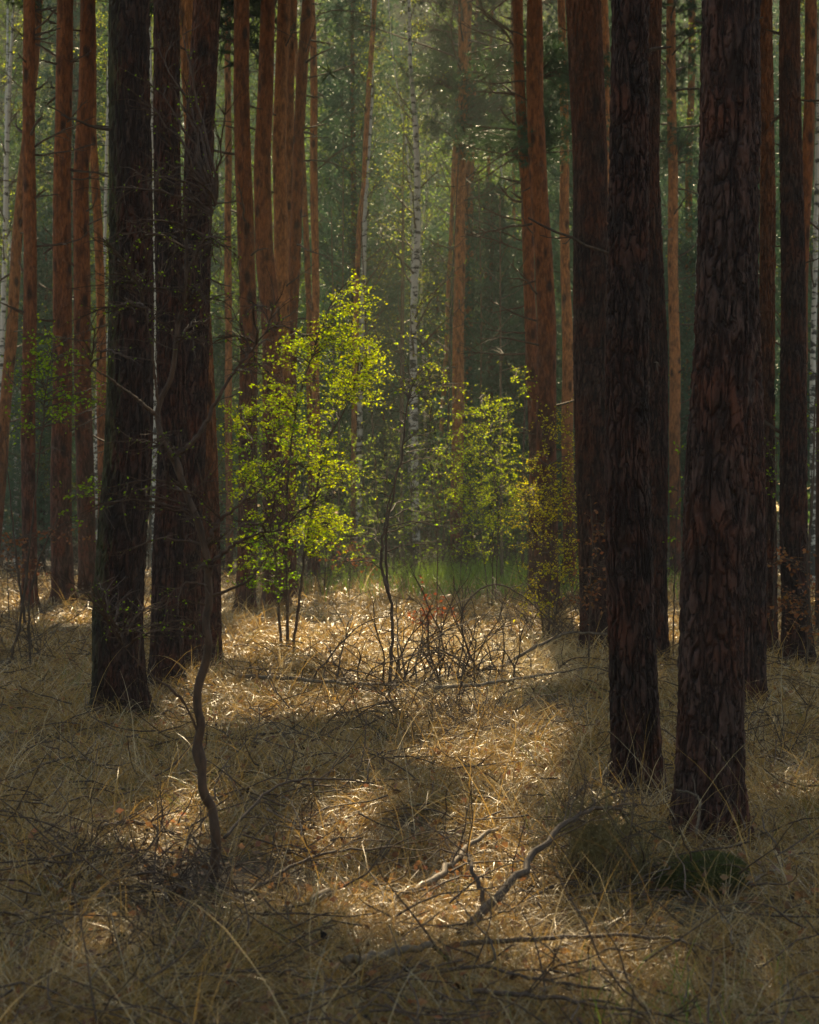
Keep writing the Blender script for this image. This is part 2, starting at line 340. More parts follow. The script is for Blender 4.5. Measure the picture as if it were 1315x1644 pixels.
PINES = 'pine trees of the stand'; PROOT = {}
def pine(label, pts, wt, wb, base, mat='pine', H=None, crown=None, stubs=8, side=0, fine=False, group=PINES, crad=2.5, relief=None, arms=()):
    """pts: (row, column) points of the trunk's centre line in the photograph; wt, wb: widths at the top of the frame and at the base; base: row of the foot"""
    Yd = depth(base); pts = sorted(pts, reverse=True)
    col = lambda r_: np.interp(r_, [p[0] for p in pts[::-1]], [p[1] for p in pts[::-1]])
    bx = (col(base) - CX) / FPX * Yd; bz = float(gz(bx, Yd)); org = np.array([bx, Yd, bz])
    ztop = EYE + HY / FPX * Yd
    H = H or max(ztop + 4.5, 16.0 + 4 * random.random())
    root = empty('pine_tree', org, label, 'tree', group); PROOT[' '.join(label.split()[:2])] = root
    def cx(z):
        r_ = HY - (z - EYE) / Yd * FPX
        if r_ >= 0: return (col(min(r_, base)) - CX) / FPX * Yd
        s_ = (col(0) - col(160)) / 160.0; rr = max(r_, -2500); return (col(0) + s_ * (rr * -0.45) * -1 * -1 - CX) / FPX * Yd
    phase = rng.random() * 6
    wob = lambda z: 0.012 * np.sin(z * 1.3 + phase)
    line = lambda z: np.array([cx(z) + wob(z), Yd + 0.015 * np.sin(z * 0.9 + phase * 2) * 2, z])
    near = Yd < 26 if relief is None else relief
    segs = 144 if Yd < 12.5 else 96 if near else 20 if Yd < 45 else 12
    step = 0.012 if Yd < 12.5 else 0.022 if near else 0.25
    zs = np.concatenate([np.arange(bz - 0.25, min(ztop + 0.4, H), step), np.arange(min(ztop + 0.4, H) + step, H, 0.5), [H]])
    P = np.array([line(z) for z in zs])
    rt, rb = wt * Yd / FPX / 2, wb * Yd / FPX / 2
    f = np.clip((zs - bz) / max(ztop - bz, 1), 0, None)
    r = np.where(f < 1, rb + (rt - rb) * f ** 0.8, rt * (1 - np.clip((zs - ztop) / max(H - ztop, .1), 0, 1) * 0.85))
    r = r * (1 + 0.30 * np.exp(-(zs - bz).clip(0) / 0.18))
    th = np.arange(segs) / segs * 2 * math.pi
    TH, ZZ = np.meshgrid(th, zs); RR = np.repeat(r[:, None], segs, 1)
    sd = rng.random() * 50
    if near:
        cyl = np.stack([np.cos(TH) * RR, np.sin(TH) * RR, ZZ * 0.16], -1) + np.array([sd, 0, sd])
        cyl = cyl + 0.02 * (np.stack([vnoise(cyl * 30), vnoise(cyl * 30 + 7), vnoise(cyl * 30 + 19) * .6], -1) - .5)
        f1 = np.clip(np.abs(vnoise(cyl * 34) - .5) / .10, 0, 1); f2 = np.clip(np.abs(vnoise(cyl * np.array([38, 38, 110]) + 31) - .5) / .08, 0, 1)
        e = f1 * (.35 + .65 * f2); fade = np.clip(1.25 - (ZZ - bz) / 14, 0.3, 1)
        D = (0.014 * e + 0.012 * vnoise(cyl * np.array([60, 60, 210])) + 0.006 * (vnoise(cyl * np.array([110, 110, 420])) - .5)) * fade - 0.012
        E = np.clip(.3 + .7 * e, 0, 1)
    else:
        E = np.ones(TH.shape); D = 0.012 * (vnoise(np.stack([np.cos(TH) * 3, np.sin(TH) * 3, ZZ * 2.5 + sd], -1)) - 0.5)
    D = D + RR * 0.10 * (vnoise(np.stack([np.cos(TH) * 1.2, np.sin(TH) * 1.2, ZZ * 0.8 + sd], -1)) - 0.5)
    D = D + RR * 0.16 * np.exp(-(ZZ - bz).clip(0) / 0.3) * np.sin(TH * 5 + sd)
    RR = RR + D
    V = np.stack([P[:, 0, None] + np.cos(TH) * RR, P[:, 1, None] + np.sin(TH) * RR, np.broadcast_to(P[:, 2, None], TH.shape)], -1)
    g = Geo(); n = len(zs); i = np.arange(n - 1)[:, None] * segs; j = np.arange(segs)[None]; k = (j + 1) % segs
    g.add(V.reshape(-1, 3), np.stack([i + j, i + k, i + segs + k, i + segs + j], -1).reshape(-1, 4), col=np.repeat(E.reshape(-1, 1), 3, 1))
    g.obj('trunk', M[mat], root, org)
    stubs = int(stubs * (1.5 if Yd > 25 else 1))
    zlo = {True: 2.2, False: 3.0}[Yd > 25]
    zc = crown if crown else max(ztop + 0.6, 9.5)
    for q in range(stubs):
        z = zlo + (min(zc, ztop + 0.3) - zlo) * (q + rng.random()) / stubs
        a = rng.random() * 6.28
        if side and rng.random() < 0.75: a = (0 if side > 0 else math.pi) + rng.normal(0, 0.5)
        elif rng.random() < 0.6: a = random.choice([0, math.pi]) + rng.normal(0, 0.6)
        rr = float(np.interp(z, zs, r)); d = np.array([math.cos(a), math.sin(a), rng.normal(0.12, 0.3)])
        ln = rng.uniform(0.15, 1.1) * (1.4 if Yd > 25 else 0.5); gb = Geo()
        Pb = wander(line(z) + d * np.array([rr * .7, rr * .7, 0]), d, ln, 7, 0.14, 0.03); r0 = rng.uniform(0.015, 0.026) * (1 if Yd > 25 else .6)
        tube(gb, Pb, np.linspace(r0, 0.006, 7), 5)
        for _ in range(int(ln * 4)):
            kk = int(rng.integers(2, 6)); tube(gb, wander(Pb[kk], Pb[kk] - Pb[kk-1] + rng.normal(0, 0.12, 3), ln * rng.uniform(.2, .5), 5, .15), np.linspace(r0 * .45, .003, 5), 3)
        gb.obj('dead_branch', M['twig'], root, org)
    if 20 < Yd < 50: crad = max(crad, 4.3)  # crowns at middle depths widened to cast shade on the foreground
    for row, dx, dy in arms:
        z = EYE - (row - HY) / FPX * Yd; p0 = line(z); p1 = p0 + np.array([dx / FPX * Yd, rng.normal(0, .3), -dy / FPX * Yd]); gb = Geo(); ln = np.linalg.norm(p1 - p0)
        Pb = spline([p0, p0 * .55 + p1 * .45 + rng.normal(0, ln * .07, 3), p1], 10); tube(gb, Pb, np.linspace(.032, .010, 10), 5)
        for _ in range(3): kk = int(rng.integers(4, 9)); tube(gb, wander(Pb[kk], norm(p1 - p0) + rng.normal(0, .5, 3), ln * .35, 6, .12), np.linspace(.012, .004, 6), 3)
        gb.obj('dead_branch', M['twig'], root, org)
    pine_crown(line, zc, H, crad, fine, (0.045, 0.075, 0.030), 'crown', root, org)
    return root

# left stand
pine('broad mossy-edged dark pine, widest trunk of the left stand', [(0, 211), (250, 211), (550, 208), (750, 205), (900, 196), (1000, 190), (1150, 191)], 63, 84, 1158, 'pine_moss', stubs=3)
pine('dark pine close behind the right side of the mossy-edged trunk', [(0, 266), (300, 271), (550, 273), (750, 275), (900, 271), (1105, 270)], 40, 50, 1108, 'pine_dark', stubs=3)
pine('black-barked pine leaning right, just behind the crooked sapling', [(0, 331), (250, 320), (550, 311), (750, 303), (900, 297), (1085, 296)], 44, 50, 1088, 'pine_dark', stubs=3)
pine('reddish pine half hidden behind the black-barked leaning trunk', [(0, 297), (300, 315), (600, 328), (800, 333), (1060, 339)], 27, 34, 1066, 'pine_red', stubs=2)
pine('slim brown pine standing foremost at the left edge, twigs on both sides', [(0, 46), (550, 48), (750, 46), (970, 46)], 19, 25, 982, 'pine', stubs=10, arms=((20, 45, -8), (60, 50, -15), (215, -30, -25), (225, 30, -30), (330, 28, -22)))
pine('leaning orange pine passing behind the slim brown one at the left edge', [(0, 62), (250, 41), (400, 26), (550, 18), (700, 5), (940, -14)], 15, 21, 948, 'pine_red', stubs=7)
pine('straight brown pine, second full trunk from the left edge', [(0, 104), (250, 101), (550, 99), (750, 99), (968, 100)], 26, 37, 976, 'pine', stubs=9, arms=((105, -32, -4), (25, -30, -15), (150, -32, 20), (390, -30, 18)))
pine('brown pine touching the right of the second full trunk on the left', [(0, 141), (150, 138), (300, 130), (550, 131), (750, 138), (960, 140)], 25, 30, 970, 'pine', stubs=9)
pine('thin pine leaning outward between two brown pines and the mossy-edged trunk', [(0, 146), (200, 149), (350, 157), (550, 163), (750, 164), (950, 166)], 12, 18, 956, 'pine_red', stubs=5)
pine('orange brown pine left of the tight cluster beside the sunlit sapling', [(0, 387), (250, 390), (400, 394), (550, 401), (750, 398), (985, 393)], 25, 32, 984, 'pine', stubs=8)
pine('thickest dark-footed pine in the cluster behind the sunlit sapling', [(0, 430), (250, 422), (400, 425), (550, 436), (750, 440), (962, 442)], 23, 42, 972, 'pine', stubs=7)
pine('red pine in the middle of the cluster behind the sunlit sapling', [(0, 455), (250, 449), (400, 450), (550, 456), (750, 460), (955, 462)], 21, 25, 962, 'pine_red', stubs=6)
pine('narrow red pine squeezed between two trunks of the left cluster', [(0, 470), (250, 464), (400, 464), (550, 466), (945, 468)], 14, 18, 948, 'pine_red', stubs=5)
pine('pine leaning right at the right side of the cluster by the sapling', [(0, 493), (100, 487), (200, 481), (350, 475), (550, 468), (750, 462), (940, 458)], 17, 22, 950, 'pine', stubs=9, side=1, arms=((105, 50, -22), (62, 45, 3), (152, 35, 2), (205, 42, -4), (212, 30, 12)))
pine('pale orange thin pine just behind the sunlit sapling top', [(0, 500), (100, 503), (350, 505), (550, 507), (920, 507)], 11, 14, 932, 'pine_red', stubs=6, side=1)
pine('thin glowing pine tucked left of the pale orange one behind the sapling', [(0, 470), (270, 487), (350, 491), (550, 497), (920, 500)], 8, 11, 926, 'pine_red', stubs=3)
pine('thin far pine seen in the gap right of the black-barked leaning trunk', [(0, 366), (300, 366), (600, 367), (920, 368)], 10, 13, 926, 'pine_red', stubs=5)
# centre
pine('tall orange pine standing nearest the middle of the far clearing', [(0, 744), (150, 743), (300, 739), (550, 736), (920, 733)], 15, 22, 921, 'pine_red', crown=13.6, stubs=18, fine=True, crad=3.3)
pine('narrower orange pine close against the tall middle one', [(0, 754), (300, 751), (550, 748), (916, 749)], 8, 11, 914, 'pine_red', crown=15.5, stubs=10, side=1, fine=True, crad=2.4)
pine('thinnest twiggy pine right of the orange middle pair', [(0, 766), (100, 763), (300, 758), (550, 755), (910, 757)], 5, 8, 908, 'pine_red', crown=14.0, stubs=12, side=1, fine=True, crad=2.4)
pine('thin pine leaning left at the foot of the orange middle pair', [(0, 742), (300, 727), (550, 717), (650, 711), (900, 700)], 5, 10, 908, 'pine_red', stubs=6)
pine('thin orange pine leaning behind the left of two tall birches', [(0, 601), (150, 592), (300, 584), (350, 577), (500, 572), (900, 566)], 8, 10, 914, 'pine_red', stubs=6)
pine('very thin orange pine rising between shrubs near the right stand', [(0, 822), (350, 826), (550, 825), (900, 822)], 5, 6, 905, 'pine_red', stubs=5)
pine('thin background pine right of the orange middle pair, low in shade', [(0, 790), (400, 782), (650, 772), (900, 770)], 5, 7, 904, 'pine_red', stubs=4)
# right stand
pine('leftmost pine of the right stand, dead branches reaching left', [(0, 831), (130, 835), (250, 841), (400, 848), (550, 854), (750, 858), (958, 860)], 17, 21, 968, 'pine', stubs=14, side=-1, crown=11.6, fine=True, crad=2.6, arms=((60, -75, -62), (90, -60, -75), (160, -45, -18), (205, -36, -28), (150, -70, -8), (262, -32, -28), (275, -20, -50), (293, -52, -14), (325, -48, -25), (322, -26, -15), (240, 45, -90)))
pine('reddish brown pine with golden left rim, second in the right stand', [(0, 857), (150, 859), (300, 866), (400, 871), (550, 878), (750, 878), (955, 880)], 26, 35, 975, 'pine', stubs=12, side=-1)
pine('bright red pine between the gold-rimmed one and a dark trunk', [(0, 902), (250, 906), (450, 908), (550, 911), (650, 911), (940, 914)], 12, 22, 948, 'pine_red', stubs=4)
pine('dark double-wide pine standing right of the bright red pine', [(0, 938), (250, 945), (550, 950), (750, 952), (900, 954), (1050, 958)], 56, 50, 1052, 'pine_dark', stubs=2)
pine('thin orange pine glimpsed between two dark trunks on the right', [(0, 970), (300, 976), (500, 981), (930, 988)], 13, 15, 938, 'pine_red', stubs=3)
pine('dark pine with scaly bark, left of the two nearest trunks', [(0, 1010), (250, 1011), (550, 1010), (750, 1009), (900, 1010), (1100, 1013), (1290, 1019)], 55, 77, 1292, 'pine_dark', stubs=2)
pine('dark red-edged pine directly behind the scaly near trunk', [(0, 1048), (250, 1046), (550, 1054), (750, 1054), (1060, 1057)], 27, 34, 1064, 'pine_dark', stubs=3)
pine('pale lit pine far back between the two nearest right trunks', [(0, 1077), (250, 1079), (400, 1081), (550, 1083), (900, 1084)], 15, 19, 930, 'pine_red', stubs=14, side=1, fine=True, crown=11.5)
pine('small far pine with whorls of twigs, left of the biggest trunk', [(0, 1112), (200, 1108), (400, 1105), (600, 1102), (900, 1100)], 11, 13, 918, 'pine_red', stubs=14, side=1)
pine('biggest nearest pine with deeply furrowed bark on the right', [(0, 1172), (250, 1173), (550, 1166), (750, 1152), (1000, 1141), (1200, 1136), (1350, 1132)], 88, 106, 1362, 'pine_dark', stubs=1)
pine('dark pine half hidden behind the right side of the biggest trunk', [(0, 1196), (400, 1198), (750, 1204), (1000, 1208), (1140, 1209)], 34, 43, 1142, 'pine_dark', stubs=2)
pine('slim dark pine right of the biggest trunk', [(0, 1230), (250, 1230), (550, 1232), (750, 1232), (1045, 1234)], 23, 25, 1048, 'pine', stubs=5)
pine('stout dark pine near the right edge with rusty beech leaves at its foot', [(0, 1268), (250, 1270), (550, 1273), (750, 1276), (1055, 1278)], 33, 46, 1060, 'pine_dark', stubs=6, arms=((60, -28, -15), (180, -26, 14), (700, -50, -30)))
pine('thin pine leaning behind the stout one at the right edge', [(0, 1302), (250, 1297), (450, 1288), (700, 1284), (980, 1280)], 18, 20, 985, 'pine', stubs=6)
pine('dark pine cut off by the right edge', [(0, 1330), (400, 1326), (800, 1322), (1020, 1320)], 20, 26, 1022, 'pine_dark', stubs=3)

for c_, r_, Y_, n_, lb in ((700, 40, 50, 26, 0), (770, 160, 52, 34, 0), (810, 90, 50, 26, 0), (830, 330, 54, 30, 1), (790, 430, 56, 34, 1), (70, 95, 48, 22, 2), (215, 30, 46, 14, 2), (1100, 200, 48, 26, 3)):
    par = PROOT[('tall orange', 'leftmost pine', 'straight brown', 'pale lit')[lb]]; o0 = np.array(par.location); gl, gn = Geo(), Geo(); a0 = at(c_, r_, Y_); a0 = o0 + (a0 - o0) * [1, 0, 1] + [0, rng.normal(0, .6), 0]
    for q in range(n_):
        p_ = a0 + rng.normal(0, 1, 3) * [.65, .7, .38]; p0 = np.array([o0[0] + (a0[0] - o0[0]) * .1, o0[1], a0[2] - .3]); B = arc(p0, p_, .15, 8); tube(gl, B, np.linspace(.018, .004, 8), 3)
        k = B[rng.integers(4, 8, 26)] + rng.normal(0, .13, (26, 3)); needles(gn, k, .12, .010, 22, (.05, .10, .06))
    f_ = gn.obj('needle_bough', M['needle'], par, o0, smooth=False); l_ = gl.obj('limbs', M['twig'], f_, o0)
# ------------------------------------------------------------------ birches in the middle
def birch_line(pts, Yd, top_h):
    pts = sorted(pts, reverse=True); P = [at(c, r_, Yd) for r_, c in pts]
    z = float(gz(P[0][0], Yd)); P[0][2] = z - 0.1
    d = P[-1] - P[-2]; P.append(P[-1] + np.array([d[0] * 0.3, 0, max(2.0, top_h - P[-1][2])])); return np.array(P)
def birch_limbs(gl, gv, line, r, z0, z1, n, length, leafn, lsize, col, up=0.9):
    for q in range(n):
        t = (q + rng.random()) / n; z = z0 + (z1 - z0) * t; i = int(np.clip(np.searchsorted(line[:, 2], z), 1, len(line) - 1))
        a = rng.random() * 6.28; ln = length * rng.uniform(.5, 1.1) * (1 - 0.5 * t)
        P = wander(line[i], [math.cos(a), math.sin(a), up + 0.4 * t], ln, 8, 0.08, 0.0); tube(gl, P, np.linspace(max(.012, r[i] * .35), .005, 8), 4)
        for s_ in range(9):
            k = int(rng.integers(2, 8)); Q = wander(P[k], rng.normal(0, 1, 3) + [0, 0, 0.2], ln * rng.uniform(.25, .5), 6, 0.15, -0.16); tube(gl, Q, np.linspace(.005, .002, 6), 3)
            m = rng.poisson(leafn); ii = rng.integers(0, 6, m); leaves(gv, Q[ii] + rng.normal(0, .09, (m, 3)), lsize, col)
def birch(label, pts, w_, base, H=17, n=34, leafn=9, group='birches in the clearing', z0=4.5):
    Yd = depth(base); org = at(sorted(pts)[-1][1], base, Yd); org[2] = float(gz(org[0], Yd))
    L_ = spline(birch_line(pts, Yd, H), 90); r = np.interp(L_[:, 2], [0, 12, H], [w_, w_, .02])
    r = np.interp(L_[:, 2], [0, 12, H], [w_ * 1.15 * Yd / FPX / 2, w_ * .8 * Yd / FPX / 2, .015])
    root = empty('birch_tree', org, label, 'tree', group); g = Geo(); tube(g, L_ + rng.normal(0, .006, L_.shape), r, 12); g.obj('trunk', M['birch'], root, org)
    gl, gv = Geo(), Geo(); birch_limbs(gl, gv, L_, r, z0, H - 1, n, 2.6, leafn, 0.05, (0.17, 0.22, 0.035))
    gl.obj('limbs', M['twig'], root, org); gv.obj('leaves', M['leaf'], root, org, smooth=False)
birch('white birch with black bands, left of the two tall middle birches', [(0, 596), (150, 597), (300, 588), (430, 584), (550, 580), (900, 574)], 9, 914, 18)
birch('thicker patchy birch in the very middle of the background', [(0, 657), (100, 659), (200, 667), (300, 670), (400, 669), (550, 664), (900, 668)], 12, 922, 18)
birch('thin pale birch curving toward the patchy middle birch', [(0, 624), (100, 632), (200, 648), (260, 655), (400, 662), (900, 655)], 5, 904, 18, 16)
birch('short thin white birch right of the patchy middle birch', [(0, 700), (210, 686), (310, 686), (420, 676), (900, 690)], 5, 902, 16, 16)
birch('slender birch stem touching the left frame edge', [(0, 22), (200, 12), (400, 8), (600, 2), (930, -8)], 9, 932, 16, 18)
birch('thin white birch showing in the slit beside the mossy-edged pine', [(0, 240), (450, 249), (650, 250), (920, 246)], 7, 925, 16, 12)
birch('thin white birch beside the left edge of the biggest pine', [(0, 1132), (150, 1128), (350, 1122), (600, 1117), (900, 1113)], 6, 922, 16, 14)
birch('pale birch stem at the right edge beyond the stout pine', [(0, 1318), (550, 1306), (700, 1305), (930, 1306)], 9, 945, 16, 12)
birch('slim birch in the gap right of two brown left pines', [(0, 176), (400, 168), (600, 158), (920, 152)], 6, 926, 16, 14)

# ------------------------------------------------------------------ trees of the background, copied
def copy_tree(o, parent=None):
    c = o.copy(); C.objects.link(c); c.parent = parent
    for ch in list(o.children): copy_tree(ch, c)
    return c
def proto_birch(k):
    root = empty('birch_tree', (0, 0, 0), 'hazy green birch of the far wood', 'tree', 'far birches behind the clearing')
    H = 24; L_ = wander([0, 0, -.1], [0, 0, 1], H, 50, 0.02, 0.02); L_[:, 2] = np.linspace(-.1, H, 50)
    r = np.linspace(.12, .02, 50); g = Geo(); tube(g, L_, r, 8); g.obj('trunk', M['birch'], root)
    gl, gv = Geo(), Geo(); birch_limbs(gl, gv, L_, r, 1.5, H - .5, 80, 4.2, 34, 0.075, [(0.065, 0.110, 0.036), (0.042, 0.095, 0.05), (0.088, 0.116, 0.03)][k])
    gl.obj('limbs', M['twig'], root); gv.obj('leaves', M['leaf'], root, smooth=False); return root
def proto_conifer(H, rad, z0, green, label, n, name='young_pine'):
    root = empty(name, (0, 0, 0), label, 'tree', 'far conifers behind the clearing')
    g = Geo(); z = np.linspace(-.1, H, 30); P = np.stack([np.sin(z * .5) * .05, np.cos(z * .4) * .05, z], -1); tube(g, P, np.linspace(.05 + H * .006, .02, 30), 8); g.obj('trunk', M['pine'], root)
    gl, gn = Geo(), Geo()
    for q in range(n):
        t = (q + rng.random()) / n; zz = z0 + (H - z0) * t; a = q * 2.4; ln = rad * (1 - t) ** .7 * rng.uniform(.6, 1.1) + .25
        Q = wander([0, 0, zz], [math.cos(a), math.sin(a), .25], ln, 6, .1, .02); tube(gl, Q, np.linspace(.02, .005, 6), 3)
        m = int(30 * ln) + 6; tt = (rng.random(m) ** .7) * 5; ii = tt.astype(int).clip(0, 4)
        needles(gn, Q[ii] + (Q[ii+1] - Q[ii]) * (tt - ii)[:, None] + rng.normal(0, .16 + .08 * ln, (m, 3)) * [1, 1, .6], .15, .02, 16, green)
    gl.obj('limbs', M['twig'], root); gn.obj('needles', M['needle'], root, smooth=False); return root
protoB = [proto_birch(k) for k in range(3)]
protoC = [proto_conifer(9.5, 1.7, .6, (0.05, 0.11, 0.07), 'bushy dark green young pine in the middle distance', 120),
          proto_conifer(19, 2.6, 3.0, (0.055, 0.12, 0.08), 'blue green conifer of the far wood', 170, 'conifer_tree')]
first = set()
def put(p, x, y, s=1.0, label=None, group=None):
    o = copy_tree(p) if p.name in first else p; first.add(p.name)
    o.location = (x, y, float(gz(x, y)) - .05); o.rotation_euler = (0, 0, rng.random() * 6.28); o.scale = (s, s, s * rng.uniform(.92, 1.1))
    if label: o['label'] = label
    if group: o['group'] = group
    return o
def X(px, Y): return (px - CX) / FPX * Y
for px, Y_, s, lb in ((618, 62, .62, 'dark young pine between the two tall middle birches'), (575, 66, .5, 'low dark young pine left of the middle sapling stem'),
                      (790, 60, 1.25, 'blue green young pine right of the orange middle pair'), (700, 72, 1.15, 'blue green young pine left of the orange middle pair'),
                      (822, 66, 1.2, 'blue green young pine against the right stand'), (1100, 58, 1.0, 'green young pine between the two nearest right trunks'),
                      (70, 58, 1.1, 'green young pine behind the two left brown pines'), (360, 62, .9, 'green young pine seen right of the black-barked leaning trunk')):
    put(protoC[0], X(px, Y_), Y_, s, lb, 'young pines beyond the clearing')
nB = 0
EDGES = [30, 90, 175, 350, 420, 505, 580, 650, 720, 790, 880, 1060, 1130, 1240]
PLACES = ['past the left frame edge', 'beside the slim leftmost pine', 'behind the brown left pines', 'behind the dark left pines', 'right of the dark left pines', 'behind the left pine cluster', 'above the sunlit sapling',
          'behind the banded birch', 'behind the patchy birch', 'behind the orange middle pines', 'right of the orange middle pines', 'behind the right stand', 'between the two nearest trunks', 'behind the biggest pine', 'by the right frame edge']
HOW = ['beyond the clearing', 'deep in the wood', 'in the farthest haze']
for row, (Y_, cnt, half) in enumerate(((60, 7, 14), (70, 10, 17), (82, 13, 21), (95, 16, 25), (108, 18, 29), (122, 20, 33))):
    for q in range(cnt):
        x = -half + 2 * half * (q + .5 + rng.uniform(-.35, .35)) / cnt; y = Y_ + rng.uniform(-5, 5)
        if row == 0 and abs(x - .6) < 2.0: continue
        px = CX + x / y * FPX; wh = PLACES[int(np.clip(np.searchsorted(EDGES, px), 0, len(PLACES) - 1))]; hw = HOW[row // 2]
        cap = 1.0 if y > 100 else (y - 30) * .64 / 24; sc_ = min(rng.uniform(.85, 1.25), cap)
        if rng.random() < (.30 if x < 1 else .55): put(protoC[1], x, y, min(rng.uniform(.9, 1.35), cap * 1.26), 'blue green conifer %s, %s' % (hw, wh))
        else: put(protoB[int(rng.integers(0, 3))], x, y, sc_, 'pale green birch %s, %s' % (hw, wh)); nB += 1
same = {}
for o in SC.objects:
    if o.get('group', '').startswith('far '): same.setdefault(o['label'], []).append(o)
for lb, os_ in same.items():
    if len(os_) > 1:
        for k, o in enumerate(sorted(os_, key=lambda o: o.location.x / o.location.y)):
            o['label'] = lb + ', ' + (('left one', 'right one')[k] if len(os_) == 2 else ('first', 'second', 'third', 'fourth', 'fifth', 'sixth', 'seventh', 'eighth', 'ninth')[min(k, 8)] + ' from left')
# the mass of the wood farther off
g = Geo(); gt = Geo(); m = 260000
Px = rng.uniform(-48, 48, m); Py = rng.uniform(135, 165, m); Pz = rng.uniform(0, 1, m) ** .8 * 46
leaves(g, np.stack([Px, Py, Pz], -1), .8, (0.052, 0.098, 0.058), .3)
tag(g.obj('distant_woodland', M['leaf'], smooth=False), 'distant green mass of woodland closing the view', None, None, 'stuff')

# ------------------------------------------------------------------ shrubs and saplings
def shrub(name, label, cat, base, stems, regions, lsize, lcol, dens, mat='leaf', wood='twig', twig=0.35, droop=.3, group=None, r0=0.02, Yd=None, spread=.5, flat=.3, droopb=0.1):
    """stems: lists of (column,row) of the photo; regions: (column,row,rx,ry,branches)"""
    Yd = Yd or depth(base[1]); org = at(base[0], base[1], Yd); org[2] = float(gz(org[0], Yd))
    root = empty(name, org, label, cat, group); SP = []
    for si, s_ in enumerate(stems):
        jy = 0 if si == 0 else rng.uniform(-spread, spread) * .6
        P = np.array([at(c, r_, Yd) + np.array([0, jy * q / len(s_), 0]) for q, (c, r_) in enumerate(s_)])
        if si == 0 or s_[0][1] >= base[1] - 25: P[0, 2] = float(gz(P[0, 0], Yd)) - .06
        rr = r0 if isinstance(r0, (int, float)) else r0[si]
        n = 34; L_ = spline(P, n); L_[2:-1] += rng.normal(0, rr * .3, (n - 3, 3)); L_ = spline(L_, 110); g = Geo(); n = 110
        tube(g, L_, np.linspace(rr * 1.08, rr * (.35 if si == 0 else .25), n) * (1 + .16 * (vnoise(L_ * 14) - .5) + .35 * (vnoise(L_ * 5 + 40) > .80)), 9 if rr > .015 else 6, cap=True); g.obj('stem', M[wood], root, org); SP.append(L_)
    A = np.concatenate(SP); gt, gv = Geo(), Geo()
    for c, r_, rx, ry, nb, *cc in regions:
        lc = cc[0] if cc else lcol
        for _ in range(nb):
            a, q = rng.random() * 6.28, math.sqrt(rng.random()); tip = at(c + rx * q * math.cos(a), r_ + ry * q * math.sin(a), Yd); tip[1] += rng.normal(0, spread)
            w_ = A[A[:, 2] < tip[2] + .05] if (A[:, 2] < tip[2] + .05).any() else A
            dd = np.linalg.norm(w_ - tip, axis=1) + np.abs(tip[2] - w_[:, 2]) * .2 + rng.random(len(w_)) * .3
            p0 = w_[dd.argmin()]; ln = np.linalg.norm(tip - p0)
            B = arc(p0, tip, droopb * ln); tube(gt, B, np.linspace(min(r0 if isinstance(r0, float) else .012, .004 + .004 * ln), .0022, 9), 4)
            lo = 3 if ln > .6 else 1
            for s2 in range(max(3, int((ln * .5 + .4) / twig * 3.5))):
                k = int(rng.integers(lo, 9)); d = (B[k] - B[k-1]) / (np.linalg.norm(B[k] - B[k-1]) + 1e-6) + rng.normal(0, .6, 3) * [1, 1, flat]
                Q = wander(B[k], d, twig * rng.uniform(.4, 1.2), 6, .14, -.02); tube(gt, Q, np.linspace(.0028, .0012, 6), 3)
                m = rng.poisson(dens); tt = rng.random(m) * 5; ii = tt.astype(int)
                leaves(gv, Q[ii] + (Q[ii+1] - Q[ii]) * (tt - ii)[:, None] + rng.normal(0, lsize * .25, (m, 3)), lsize, lc, .25, droop)
    if gt.v: gt.obj('twigs', M[wood], root, org)
    if gv.v: gv.obj('leaves', M[mat], root, org, smooth=False)
    return root
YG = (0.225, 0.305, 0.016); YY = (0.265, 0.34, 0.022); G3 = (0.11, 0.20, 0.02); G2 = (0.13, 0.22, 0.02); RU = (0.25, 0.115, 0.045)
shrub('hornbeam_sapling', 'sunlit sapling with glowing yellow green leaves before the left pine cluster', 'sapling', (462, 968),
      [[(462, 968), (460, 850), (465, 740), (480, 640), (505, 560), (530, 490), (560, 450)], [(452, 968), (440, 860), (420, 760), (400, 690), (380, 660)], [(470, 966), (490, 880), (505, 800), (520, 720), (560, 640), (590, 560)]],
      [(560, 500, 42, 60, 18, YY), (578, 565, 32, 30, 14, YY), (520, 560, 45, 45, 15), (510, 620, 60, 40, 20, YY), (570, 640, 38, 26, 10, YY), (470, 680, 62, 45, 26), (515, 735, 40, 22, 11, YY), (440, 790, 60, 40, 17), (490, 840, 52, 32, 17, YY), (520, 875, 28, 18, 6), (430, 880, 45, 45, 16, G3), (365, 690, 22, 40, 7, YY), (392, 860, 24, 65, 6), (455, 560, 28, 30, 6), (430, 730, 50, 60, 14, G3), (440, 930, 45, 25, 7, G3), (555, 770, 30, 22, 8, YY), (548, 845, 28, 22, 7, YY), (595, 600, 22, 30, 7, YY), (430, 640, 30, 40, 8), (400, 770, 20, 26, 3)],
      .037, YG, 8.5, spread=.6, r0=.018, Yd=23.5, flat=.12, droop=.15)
shrub('thin_sapling', 'thin dark sapling stem standing alone in the middle of the clearing', 'sapling', (625, 1100),
      [[(625, 1100), (630, 1000), (622, 930), (620, 860), (632, 790), (646, 730), (650, 680), (656, 640)], [(626, 960), (612, 900), (622, 820), (636, 770)]],
      [(650, 640, 25, 50, 5), (680, 600, 30, 50, 5), (690, 700, 25, 60, 4), (700, 850, 40, 40, 5), (590, 880, 40, 40, 4), (600, 760, 30, 40, 3)], .034, G2, 1.0, r0=.017, spread=.35)
